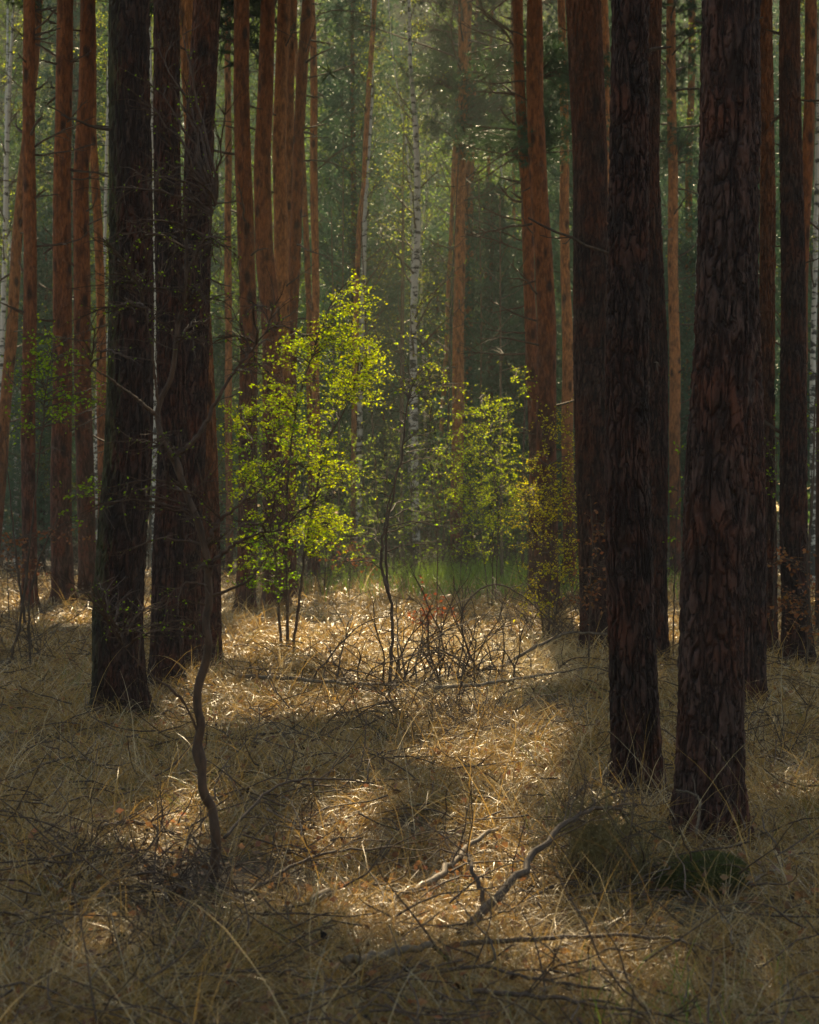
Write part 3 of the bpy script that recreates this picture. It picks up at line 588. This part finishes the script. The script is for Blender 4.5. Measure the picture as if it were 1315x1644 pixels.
shrub('birch_sapling', 'young birch with hanging sparse leaves right of the thin middle sapling', 'sapling', (700, 1000),
      [[(700, 1000), (702, 880), (692, 760), (690, 640), (688, 560)]], [(690, 600, 28, 60, 9), (720, 640, 35, 60, 7), (690, 730, 30, 60, 5), (625, 620, 25, 60, 4)], .036, YG, 3.2, r0=.009, Yd=27, droopb=.25)
shrub('hazel_shrub', 'loose bright green shrub below the orange middle pines', 'shrub', (790, 945),
      [[(790, 945), (792, 860), (795, 740), (790, 700), (770, 640)], [(795, 945), (800, 840), (797, 720), (815, 680), (830, 610)], [(786, 945), (775, 880), (760, 790)]],
      [(755, 770, 44, 55, 38), (800, 700, 45, 60, 22), (800, 800, 40, 60, 22), (760, 860, 50, 40, 16), (750, 690, 35, 35, 8), (830, 620, 22, 45, 6), (840, 780, 25, 50, 12)], .036, YG, 7, r0=.012, Yd=34, spread=.8)
shrub('beech_shrub', 'tangled shrub with yellow buds before the dark-footed right pines', 'shrub', (880, 1010),
      [[(880, 1010), (885, 920), (890, 830), (885, 760), (870, 700)], [(885, 1010), (905, 900), (925, 820), (940, 740)], [(876, 1010), (860, 920), (850, 840), (840, 790)]],
      [(880, 780, 45, 55, 34), (905, 870, 50, 70, 44), (930, 760, 35, 50, 20), (865, 940, 30, 50, 18), (850, 830, 35, 50, 24), (900, 690, 35, 40, 12), (960, 700, 20, 60, 5)], .030, (0.34, 0.32, 0.03), 5, r0=.014, Yd=26, spread=.5)
shrub('beech_sapling', 'beech sapling holding rusty leaves at the foot of the dark double-wide pine', 'sapling', (945, 1020),
      [[(945, 1020), (948, 940), (952, 860), (948, 800)]], [(955, 850, 22, 30, 6), (955, 920, 22, 35, 8), (940, 960, 25, 18, 5)], .055, RU, 2.2, 'dryleaf', r0=.010, Yd=21, spread=.15)
shrub('beech_sapling', 'beech sapling with rusty leaves at the right edge', 'sapling', (1295, 1040),
      [[(1295, 1040), (1300, 980), (1296, 900), (1305, 800), (1308, 640)]], [(1290, 960, 40, 30, 14), (1255, 905, 30, 14, 4), (1295, 1000, 25, 18, 5)], .055, RU, 3.0, 'dryleaf', r0=.014, Yd=20, spread=.2)
shrub('beech_sapling', 'small beech bush with copper leaves below the sunlit sapling', 'sapling', (560, 945),
      [[(560, 945), (562, 910), (555, 880)]], [(565, 895, 35, 18, 12)], .06, (0.33, 0.14, 0.05), 4.0, 'dryleaf', r0=.010, Yd=38, spread=.3)
shrub('beech_sapling', 'low rusty bush at the foot of the leftmost pines', 'sapling', (15, 945),
      [[(15, 945), (12, 900), (18, 870)]], [(12, 880, 30, 25, 12), (60, 900, 40, 25, 6), (122, 862, 10, 22, 3)], .06, RU, 3.2, 'dryleaf', r0=.010, Yd=30, spread=.3)
shrub('bracken', 'rust red dead fern standing in the sunlit clearing', 'fern', (690, 1050),
      [[(690, 1050), (688, 1010), (684, 965)]], [(690, 985, 30, 25, 10)], .06, (0.24, 0.085, 0.035), 4.0, 'dryleaf', r0=.007, Yd=25, spread=.15)
shrub('leafy_sapling', 'sapling with dim green leaves crossing the slim brown left pines', 'sapling', (40, 1060),
      [[(5, 1110), (30, 1010), (45, 900), (60, 760), (75, 620), (90, 540)], [(50, 1050), (48, 960), (80, 860), (120, 800), (150, 760)], [(40, 1000), (20, 850), (5, 700)]],
      [(95, 620, 70, 55, 24), (50, 650, 30, 70, 8), (145, 800, 20, 50, 9), (150, 620, 20, 60, 5), (60, 560, 40, 30, 6)], .045, G2, 3.5, r0=.014, Yd=21, spread=.4)
shrub('leafy_sapling', 'dim leafy sapling between the red-edged and biggest right pines', 'sapling', (1080, 1010),
      [[(1080, 1010), (1084, 900), (1088, 800), (1095, 700)]], [(1090, 780, 18, 80, 7), (1055, 870, 20, 40, 5)], .04, G2, 2.6, r0=.009, Yd=22, spread=.2)
shrub('leafy_sapling', 'thin dark sapling beside the stout right pine', 'sapling', (1302, 1030),
      [[(1302, 1030), (1300, 900), (1304, 760), (1310, 600)], [(1240, 1020), (1244, 900), (1248, 760)]], [(1280, 640, 30, 80, 9), (1240, 780, 15, 80, 6), (1300, 740, 15, 60, 3)], .04, G2, 2.0, r0=.011, Yd=23, spread=.2)
# crooked sapling in front
YF = depth(1440)
root = shrub('crooked_sapling', 'crooked brown sapling forking in front of the dark left pines', 'sapling', (347, 1440),
      [[(347, 1442), (343, 1350), (326, 1250), (318, 1170), (327, 1070), (334, 960), (328, 880), (303, 800), (276, 735), (255, 670), (272, 610), (290, 520), (300, 440), (298, 380)],
       [(276, 738), (320, 695), (360, 615), (395, 570), (430, 520)], [(255, 670), (200, 625), (150, 590)], [(330, 885), (350, 840), (400, 800), (440, 770)], [(333, 930), (350, 895), (400, 862), (460, 850)],
       [(255, 660), (245, 560), (230, 470)], [(300, 440), (330, 380), (350, 320)], [(334, 960), (400, 930), (440, 880)], [(320, 1180), (290, 1120), (230, 1070), (180, 1010)]],
      [(290, 400, 110, 90, 13), (230, 300, 90, 120, 9), (250, 520, 110, 80, 12), (340, 480, 70, 120, 9), (420, 560, 60, 80, 8), (260, 820, 110, 130, 16), (200, 960, 80, 60, 10), (300, 150, 90, 120, 7), (430, 800, 70, 80, 8), (250, 1000, 80, 60, 6)],
      .013, G2, 1.1, wood='sapling', r0=(.022, .011, .009, .010, .010, .007, .006, .007, .006), spread=.22, twig=.16, Yd=YF)

# ------------------------------------------------------------------ fallen branches, arching shoots, brushwood
def branchy(name, label, cat, P, r0, r1, mat, nt=8, tl=.3, group=None, n=26, up=0.2, lv=0):
    P = np.asarray(P, float); L_ = spline(P, n); L_[1:-1] += rng.normal(0, r0 * .3, (n - 2, 3)); org = L_[0].copy(); g = Geo(); tube(g, L_, np.linspace(r0, r1, n), 9, cap=True)
    o = g.obj(name, M[mat], None, org); tag(o, label, cat, group); gt = Geo()
    for q in range(nt):
        k = int(rng.integers(4, n)); d = (L_[k] - L_[k-1]); d = norm(d) + rng.normal(0, .55, 3) + [0, 0, up]
        Q = wander(L_[k], d, tl * rng.uniform(.4, 1.3), 8, .16); tube(gt, Q, np.linspace(max(.003, r1 * .6), .0015, 8), 4)
        for s_ in range(3): tube(gt, wander(Q[int(rng.integers(2, 7))], norm(Q[-1]-Q[0]) + rng.normal(0, .5, 3), tl * .3, 5, .15), np.linspace(.0022, .001, 5), 3)
    if nt: gt.obj('twigs', M[mat if mat != 'deadwood' else 'twig'], o, org)
    return o
def lying(px, py, dz):
    Y = (EYE - dz) * FPX / (py - HY); return at(px, py, Y) + np.array([0, 0, 0.0])
def fallen(label, pts, r0, r1, mat='twig', Yd=None, **k):
    P = [at(c, r_, Yd[i] if isinstance(Yd, (list, tuple)) else Yd) if Yd else lying(c, r_, .09 if r_ > 1180 else .10) for i, (c, r_) in enumerate(pts)]
    return branchy('fallen_branch', label, 'branch', P, r0, r1, mat, group='dead branches on the forest floor', **k)
fallen('thick dead branch arching up and right from the foreground centre', [(735, 1505), (790, 1450), (835, 1400), (880, 1345), (925, 1310), (985, 1300), (1030, 1345)], .020, .005, Yd=[7.65, 7.7, 7.9, 8.1, 8.3, 8.5, 8.6], nt=14, tl=.35)
fallen('dead branch forking up behind the thick arching one', [(745, 1500), (775, 1455), (760, 1400), (750, 1370)], .014, .006, Yd=[7.7, 7.8, 7.9, 8.0], nt=4)
fallen('long grey branch lying from left of centre toward the clearing', [(590, 1462), (640, 1440), (700, 1412), (760, 1350), (800, 1330)], .019, .009, 'deadwood', Yd=[8.1, 8.3, 8.5, 9.0, 9.2], nt=5)
fallen('short pale sunlit log in the front of the centre', [(556, 1543), (620, 1530), (692, 1516)], .016, .012, 'deadwood', nt=2, n=14)
fallen('thin straight stick lying level toward the biggest pine', [(740, 1516), (850, 1508), (960, 1502), (1060, 1505), (1130, 1522)], .010, .005, nt=7, tl=.25)
fallen('dark stick lying across the bottom right corner', [(760, 1592), (880, 1600), (1000, 1622), (1100, 1630)], .009, .004, nt=7, tl=.2)
fallen('thin stick along the bottom right, above the corner stick', [(700, 1560), (780, 1552), (850, 1570), (980, 1590)], .007, .004, nt=5, tl=.2)
fallen('long fallen trunk across the clearing, left of the thin sapling', [(385, 1085), (470, 1090), (560, 1097), (640, 1100)], .019, .010, 'deadwood', nt=6, tl=.5)
fallen('long thin fallen trunk across the clearing, toward the right stand', [(700, 1104), (790, 1096), (860, 1085), (945, 1072)], .017, .008, 'deadwood', nt=5, tl=.5)
fallen('pale stick rising to the right out of the bright clearing', [(775, 1096), (820, 1062), (870, 1034), (912, 1016), (975, 1018)], .022, .010, 'deadwood', Yd=[19.5, 19.8, 20, 20.2, 20.4], nt=7, tl=.5)
fallen('tall looping branch arching over the bright clearing', [(760, 1085), (730, 1020), (700, 1075)], .009, .006, Yd=[20.3, 20.5, 20.2], nt=2)
fallen('bowed dark shoot arching over the right of the clearing', [(765, 1086), (740, 1000), (760, 955), (800, 938), (850, 965), (905, 1020)], .011, .006, Yd=20.5, nt=5, tl=.5)
fallen('dark branch rising left of the mossy mound', [(890, 1440), (930, 1380), (975, 1350), (1010, 1400), (1015, 1450)], .010, .005, Yd=8.7, nt=8, tl=.25)
fallen('bent pale twig leaning on the foot of the biggest pine', [(1118, 1340), (1122, 1282), (1085, 1268)], .007, .005, 'deadwood', Yd=[9.15, 9.2, 9.2], nt=2, tl=.15)
fallen('dark brittle branch lying low at the foot of the crooked sapling', [(230, 1560), (290, 1500), (360, 1485), (450, 1500)], .012, .005, Yd=[7.2, 7.5, 7.7, 7.8], nt=14, tl=.3)
fallen('dark branch left of the crooked sapling foot', [(150, 1330), (210, 1320), (280, 1338)], .014, .007, Yd=[10, 10.1, 10.1], nt=8, tl=.3)
fallen('long thin bough sweeping right from the crooked sapling foot', [(360, 1345), (440, 1265), (520, 1250), (600, 1258)], .008, .004, Yd=[9.0, 9.4, 9.6, 9.7], nt=9, tl=.3)
fallen('dark bough left of the grey branch in the foreground', [(330, 1480), (420, 1420), (520, 1370), (640, 1360)], .010, .004, Yd=[8.0, 8.2, 8.5, 8.6], nt=10, tl=.3)
fallen('sunlit white stub of wood right of the crooked sapling', [(500, 1455), (512, 1440), (528, 1434)], .024, .02, 'deadwood', Yd=[8.0, 8.05, 8.1], nt=0, n=8)
fallen('sunlit white stub of wood just below the crooked sapling', [(338, 1508), (348, 1496), (360, 1488)], .022, .018, 'deadwood', Yd=[7.5, 7.5, 7.55], nt=0, n=8)
fallen('dark bough leaning right beside the scaly near pine', [(900, 1290), (960, 1250), (1010, 1225)], .008, .004, Yd=11.0, nt=4, tl=.3)
sp_ = Geo()
for q in range(60):
    a_ = at(rng.uniform(895, 1030), rng.uniform(1295, 1345), 8.5) + rng.normal(0, .08, 3); Q = wander(a_, [rng.normal(0, .4), rng.normal(0, .4), -.6], rng.uniform(.12, .38), 8, .12)
    tube(sp_, Q, np.linspace(.0025, .0012, 8), 3); needles(sp_, np.repeat(Q[2:], 4, 0) + rng.normal(0, .012, (24, 3)), .05, .0022, 5, (.20, .15, .05))
for c_ in sp_.v: pass
sp_.c = []
fo = bpy.data.objects['fallen_branch']; so_ = sp_.obj('dry_foliage', M['drytwig'], fo, np.array(fo.location))
def brush(label, c, r_, w_, h_, n, Yd=None, th=.004, col='twig'):
    Yd = Yd or depth(r_); gt = Geo(); org = at(c, r_, Yd); org[2] = float(gz(org[0], Yd))
    for q in range(n):
        p0 = org + np.array([rng.normal(0, w_ * .35), rng.normal(0, w_ * .35), 0]); p0[2] = float(gz(p0[0], p0[1])) - .01
        P = wander(p0, [rng.normal(0, .8), rng.normal(0, .6), 1.0], h_ * rng.uniform(.5, 1.3), 12, .13, -.07); tube(gt, P, np.linspace(th, th * .35, 12), 4)
        for s_ in range(4): k = int(rng.integers(3, 11)); tube(gt, wander(P[k], P[k] - P[k-1] + rng.normal(0, .05, 3), h_ * .35, 6, .16), np.linspace(th * .5, th * .25, 6), 3)
    tag(gt.obj('brushwood', M[col], None, org), label, 'shrub', 'bare twiggy brushwood')
for a in (('big heap of tangled bare twigs in front of the bright clearing', 690, 1165, 1.1, .5, 45, None, .006),('bare brushwood round the foot of the crooked sapling', 320, 1450, .55, .4, 55), ('bare brushwood left of the crooked sapling foot', 215, 1420, .6, .35, 45), ('bare bushy tangle in the middle just before the clearing', 690, 1190, .8, .6, 34),
          ('bare bushy tangle round the thin middle sapling', 640, 1095, 1.1, .95, 26, None, .010), ('bare twigs rising from the bright spot of the clearing', 750, 1092, 1.1, .9, 30, None, .010), ('bare twigs at the bottom left below the stub of wood', 250, 1560, .5, .28, 40),
          ('bare brown brushwood beside the mossy mound', 970, 1420, .5, .42, 46), ('bare brushwood at the right edge in the grass', 1260, 1230, .7, .6, 30), ('dark tangle of twigs at the foot of the second left pine', 110, 965, 2.2, 1.5, 70, None, .007),
          ('dark tangle of twigs between the sapling and the clearing', 560, 935, 3.4, 1.7, 90, None, .010), ('dark tangle of twigs beyond the clearing on the right', 760, 925, 3.2, 1.9, 90, None, .010), ('brown thicket low in the gap between near right trunks', 1085, 925, 2.4, 2.6, 70, None, .010),
          ('bare twigs under the yellow-budded shrub', 900, 1020, 1.2, 1.4, 50, None, .006), ('bare twigs at the left edge in tall grass', 40, 1060, 1.0, .9, 34, None, .006), ('bare twigs right of the stout right pine', 1290, 1040, .8, .9, 26, None, .006),
          ('grey tangle of twigs in the far centre of the wood', 640, 905, 5.0, 3.4, 110, None, .014), ('brown thicket far behind the left brown pines', 60, 915, 5.0, 3.0, 90, None, .014), ('brown thicket beyond the slit of the left stand', 330, 920, 4.0, 2.6, 60, None, .012), ('far brown thicket behind the right edge trunks', 1240, 920, 5.0, 3.0, 80, None, .014)):
    brush(*a)

# low growth and thin stems closing the end of the clearing
WH = ['under the sunlit sapling', 'left of the banded birch foot', 'at the banded birch foot', 'left of the patchy birch foot', 'at the patchy birch foot', 'right of the patchy birch foot', 'below the orange middle pines', 'right of the orange middle pines', 'beside the gold-rimmed pine']
for q, (c_, y_) in enumerate(((520, 42), (552, 50), (585, 44), (622, 54), (664, 46), (700, 52), (738, 46), (800, 50), (845, 43))):
    b_ = HY + EYE * FPX / y_; k_ = 34 / y_ * 60
    shrub('undergrowth_shrub', 'low hazy green shrub ' + WH[q], 'shrub', (c_, b_), [[(c_, b_), (c_ + 3, b_ - 70), (c_ - 4, b_ - 150)], [(c_ + 4, b_), (c_ + 16, b_ - 60), (c_ + 22, b_ - 120)], [(c_ - 4, b_), (c_ - 18, b_ - 60), (c_ - 24, b_ - 130)]],
          [(c_, b_ - 95, 38, 70, 26), (c_, b_ - 190, 30, 60, 12)], .05, (.13, .20, .04), 4.5, r0=.013, spread=.9, Yd=y_, twig=.45, group='low shrubs at the end of the clearing')
for q, c_ in enumerate((512, 537, 548, 610, 640, 648, 712, 775, 806, 836)):
    y_ = rng.uniform(46, 62); b_ = HY + EYE * FPX / y_; t_ = rng.uniform(150, 420); l_ = rng.normal(0, 14)
    P_ = spline([at(c_ + l_ * f_ + rng.normal(0, 2), b_ + (t_ - b_) * f_, y_) for f_ in (0, .3, .6, 1)], 24); P_[0, 2] = gz(P_[0, 0], y_) - .05; g = Geo(); tube(g, P_, np.linspace(.045, .012, 24), 6)
    for k in range(16):
        i_ = int(rng.integers(6, 24)); tube(g, wander(P_[i_], [rng.normal(), rng.normal(), .6], rng.uniform(.5, 1.5), 7, .12, .03), np.linspace(.012, .004, 7), 3)
    tag(g.obj('thin_tree', M['deadwood' if q % 3 else 'twig'], None, P_[0].copy()), 'thin bare young tree ' + ['behind the sunlit sapling', 'right edge of the sunlit sapling', 'close right of the sunlit sapling', 'right of the banded birch', 'left of the thin middle sapling', 'behind the thin middle sapling', 'left of the orange middle pines', 'close right of the orange middle pines', 'between orange pines and the right stand', 'just left of the gold-rimmed pine'][q], 'tree', 'thin bare young trees in the haze')
for q, (p_, a_, b_) in enumerate((([(430, 1300), (500, 1330), (585, 1300)], .008, .004), ([(600, 1250), (680, 1215), (790, 1220)], .009, .004), ([(850, 1180), (915, 1150), (975, 1160)], .010, .005), ([(60, 1400), (130, 1440), (215, 1430)], .008, .004), ([(1200, 1420), (1260, 1390), (1310, 1400)], .008, .004), ([(480, 1600), (560, 1585), (650, 1600)], .006, .003), ([(20, 1250), (110, 1215), (170, 1230)], .010, .004))):
    fallen(['dead stick right of the crooked sapling foot', 'dead stick under the big heap of twigs', 'dead stick left of the scaly near pine', 'dead stick in the grass at the lower left', 'dead stick right of the mossy mound', 'dead stick at the bottom edge centre', 'dead stick below the mossy-edged pine'][q], p_, a_, b_, 'deadwood' if q % 2 else 'twig', nt=8, tl=.25)
# ------------------------------------------------------------------ grass
def blades(g, base, d, L, wd, col, seg=4, curl=1.0):
    n = len(base); P = base.copy(); d = norm(d); side = norm(np.cross(d, np.array([0, 0, 1.0]) + rng.normal(0, .5, (n, 3)))); rows = []
    st = (L / seg)[:, None]; bend = rng.uniform(.15, .75, (n, 1)) * curl
    for s_ in range(seg + 1):
        w_ = (wd * (1 - (s_ / seg) ** 1.6 * .85))[:, None] * .5; rows += [P - side * w_, P + side * w_]
        hz = d * [1, 1, 0]; d = norm(d + hz * bend * .5 + np.array([0, 0, -1.0]) * bend * (s_ + 1) / seg * .8 + rng.normal(0, .05, (n, 3))); P = P + d * st
    V = np.stack(rows, 1); m = 2 * (seg + 1); b = np.arange(n)[:, None, None] * m; k = np.arange(seg)[None, :, None] * 2
    q = (b + k + np.array([0, 1, 3, 2])[None, None]).reshape(-1, 4); g.add(V.reshape(-1, 3), q, col=np.repeat(col, m, 0))
def straw(n):
    t = rng.random((n, 1)); c = np.array([[.54, .36, .12]]) * (1 - t) + np.array([[.33, .215, .075]]) * t
    dk = rng.random((n, 1)) < .25; c = np.where(dk, np.array([[.16, .10, .045]]), c); pale = rng.random((n, 1)) < .18; c = np.where(pale, np.array([[.60, .50, .32]]), c)
    return c * (1 + rng.normal(0, .12, (n, 1)))
def field(name, label, nt, per, y0, y1, Lm, wmin, green=.06, lean=.55):
    g = Geo(); yy = y0 * (y1 / y0) ** rng.random(nt); xx = rng.uniform(-1, 1, nt) * (yy * .225 + .7)
    keep = vnoise(np.stack([xx * 1.1, yy * 1.1, xx * 0 + 3], -1)) > .25; xx, yy = xx[keep], yy[keep]; m = len(xx)
    cnt = rng.integers(per // 2, per * 2, m); ti = np.repeat(np.arange(m), cnt); n = len(ti); big = vnoise(np.stack([xx * .8, yy * .8, xx * 0], -1))
    kp = ~((np.abs(xx - 1.24) < .30) & (yy > 7.7) & (yy < 8.85) & (rng.random(m) < .9)) if True else None; xx, yy = xx[kp], yy[kp]; m = len(xx); cnt = rng.integers(per // 2, per * 2, m); ti = np.repeat(np.arange(m), cnt); n = len(ti); big = big[kp] if len(big) == len(kp) else big
    isg = rng.random(m) < green; sc = rng.uniform(.6, 1.3, m) * (.55 + .9 * big)
    a = rng.random(n) * 6.28; rr = np.abs(rng.normal(0, .06, n)) * (1 + yy[ti] / 25); x = xx[ti] + np.cos(a) * rr; y = yy[ti] + np.sin(a) * rr
    base = np.stack([x, y, gz(x, y) - .02], -1); la = rng.random(m) * 6.28
    d = np.stack([np.cos(a) * lean + np.cos(la)[ti] * .35, np.sin(a) * lean + np.sin(la)[ti] * .35, rng.uniform(.5, 1.2, n)], -1) + rng.normal(0, .2, (n, 3))
    L = Lm * sc[ti] * rng.uniform(.5, 1.25, n); wd = np.maximum(wmin, y * .00040) * rng.uniform(.7, 1.3, n)
    col = straw(n) * (.8 + .4 * rng.random((m, 1)))[ti]; gc = np.array([[.17, .18, .045]]) * rng.uniform(.7, 1.3, (n, 1)); col = np.where((isg[ti] & (rng.random(n) < .7))[:, None], gc, col)
    cl = (((x - .75) / 1.25) ** 2 + ((y - 22) / 4.5) ** 2 < 1) & (rng.random(n) < .55); col = np.where(cl[:, None], np.array([[.66, .55, .34]]), col)  # blades in the clearing coloured paler to paint in the pool of sunlight
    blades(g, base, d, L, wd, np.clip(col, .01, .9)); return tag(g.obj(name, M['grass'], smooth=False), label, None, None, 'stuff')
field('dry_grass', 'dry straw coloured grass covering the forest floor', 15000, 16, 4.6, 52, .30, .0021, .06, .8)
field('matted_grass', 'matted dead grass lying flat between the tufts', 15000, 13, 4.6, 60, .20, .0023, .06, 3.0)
# long arching stems above the rest
g = Geo(); n = 1000; y = 5.2 * (42 / 5.2) ** rng.random(n); x = rng.uniform(-1, 1, n) * (y * .22 + .3); a = rng.random(n) * 6.28
blades(g, np.stack([x, y, gz(x, y)], -1), np.stack([np.cos(a) * .4, np.sin(a) * .4, np.ones(n)], -1), rng.uniform(.5, .95, n), np.maximum(.0028, y * .00035), straw(n), 8, .55)
tag(g.obj('long_grass_stems', M['grass'], smooth=False), 'long bent straw stems above the grass', None, None, 'stuff')
# fresh green grass far in the clearing and at the bottom right
g = Geo(); n = 8000; y = 36 + 28 * np.sqrt(rng.random(n)); x = rng.normal(2.0, 2.0, n)
blades(g, np.stack([x, y, gz(x, y)], -1), rng.normal(0, .3, (n, 3)) + [0, 0, 1], rng.uniform(.3, .65, n), np.full(n, .022), np.array([[.19, .31, .045]]) * rng.uniform(.7, 1.3, (n, 1)), 4, .5)
n = 90; y = rng.uniform(5.9, 7.0, n); x = rng.uniform(.55, 1.4, n)
blades(g, np.stack([x, y, gz(x, y)], -1), rng.normal(0, .3, (n, 3)) + [0, 0, 1], rng.uniform(.12, .3, n), np.full(n, .005), np.array([[.16, .28, .04]]) * rng.uniform(.7, 1.3, (n, 1)), 5, .5)
tag(g.obj('fresh_grass', M['grass'], smooth=False), 'fresh green grass at the far end of the clearing', None, None, 'stuff')
# litter of dead twigs
g = Geo()
for q in range(1500):
    y = 5 * (34 / 5) ** rng.random(); x = rng.uniform(-1, 1) * (y * .22 + .3); a = rng.random() * 6.28
    tube(g, wander([x, y, float(gz(x, y)) + rng.uniform(0.02, .16)], [math.cos(a), math.sin(a), rng.normal(.05, .3)], rng.uniform(.15, .6), 6, .18, -.01), np.linspace(.0035, .0015, 6) * (1 + y / 25), 4)
tag(g.obj('twig_litter', M['twig']), 'litter of small dead twigs in the grass', None, None, 'stuff')
g = Geo(); n = 9000; y = 5 * (30 / 5) ** rng.random(n); x = rng.uniform(-1, 1, n) * (y * .22 + .3)
leaves(g, np.stack([x, y, gz(x, y) + rng.uniform(.01, .1, n)], -1), .045, (0.22, .13, .07), .4, 0)
tag(g.obj('fallen_leaves', M['dryleaf'], smooth=False), 'brown fallen leaves scattered among the grass', None, None, 'stuff')
# moss mound
o_ = onground(1130, 1428); g = Geo(); n = 16000; a = rng.random(n) * 6.28; q = np.sqrt(rng.random(n)); hx, hy, hz = .19, .26, .11
x = o_[0] + np.cos(a) * q * hx; y = o_[1] + np.sin(a) * q * hy; z = gz(x, y) + hz * np.sqrt(1 - q * q * .98)
needles(g, np.stack([x, y, z], -1), .026, .004, 4, (.095, .105, .035)); go = Geo()
uu, vv = np.meshgrid(np.linspace(0, 6.2832, 25), np.linspace(0, 1, 9)); xx = o_[0] + np.cos(uu) * vv * hx; yy = o_[1] + np.sin(uu) * vv * hy; zz = gz(xx, yy) + hz * np.sqrt(1.0001 - vv * vv) - .008
i = np.arange(8)[:, None] * 25; j = np.arange(24)[None]; go.add(np.stack([xx, yy, zz], -1).reshape(-1, 3), np.stack([i+j, i+j+1, i+26+j, i+25+j], -1).reshape(-1, 4))
mo = go.obj('moss_mound', M['soil'], None, o_); tag(mo, 'dark green moss cushion before the biggest pine', 'moss'); g.obj('moss_cover', M['moss'], mo, o_, smooth=False)

# ------------------------------------------------------------------ haze
m, n_, o = newmat('haze_air'); pv = N(n_, 'ShaderNodeVolumePrincipled'); pv.inputs['Color'].default_value = (.86, .93, .84, 1); pv.inputs['Density'].default_value = 0.0008; pv.inputs['Anisotropy'].default_value = .3
n_.links.new(pv.outputs[0], o.inputs['Volume'])
bpy.ops.mesh.primitive_cube_add(size=1, location=(0, 90, 24)); hz_ = bpy.context.object; hz_.name = 'haze'; hz_.scale = (130, 240, 54)
hz_.data.materials.append(m); tag(hz_, 'thin pale haze in the forest air', None, None, 'stuff')
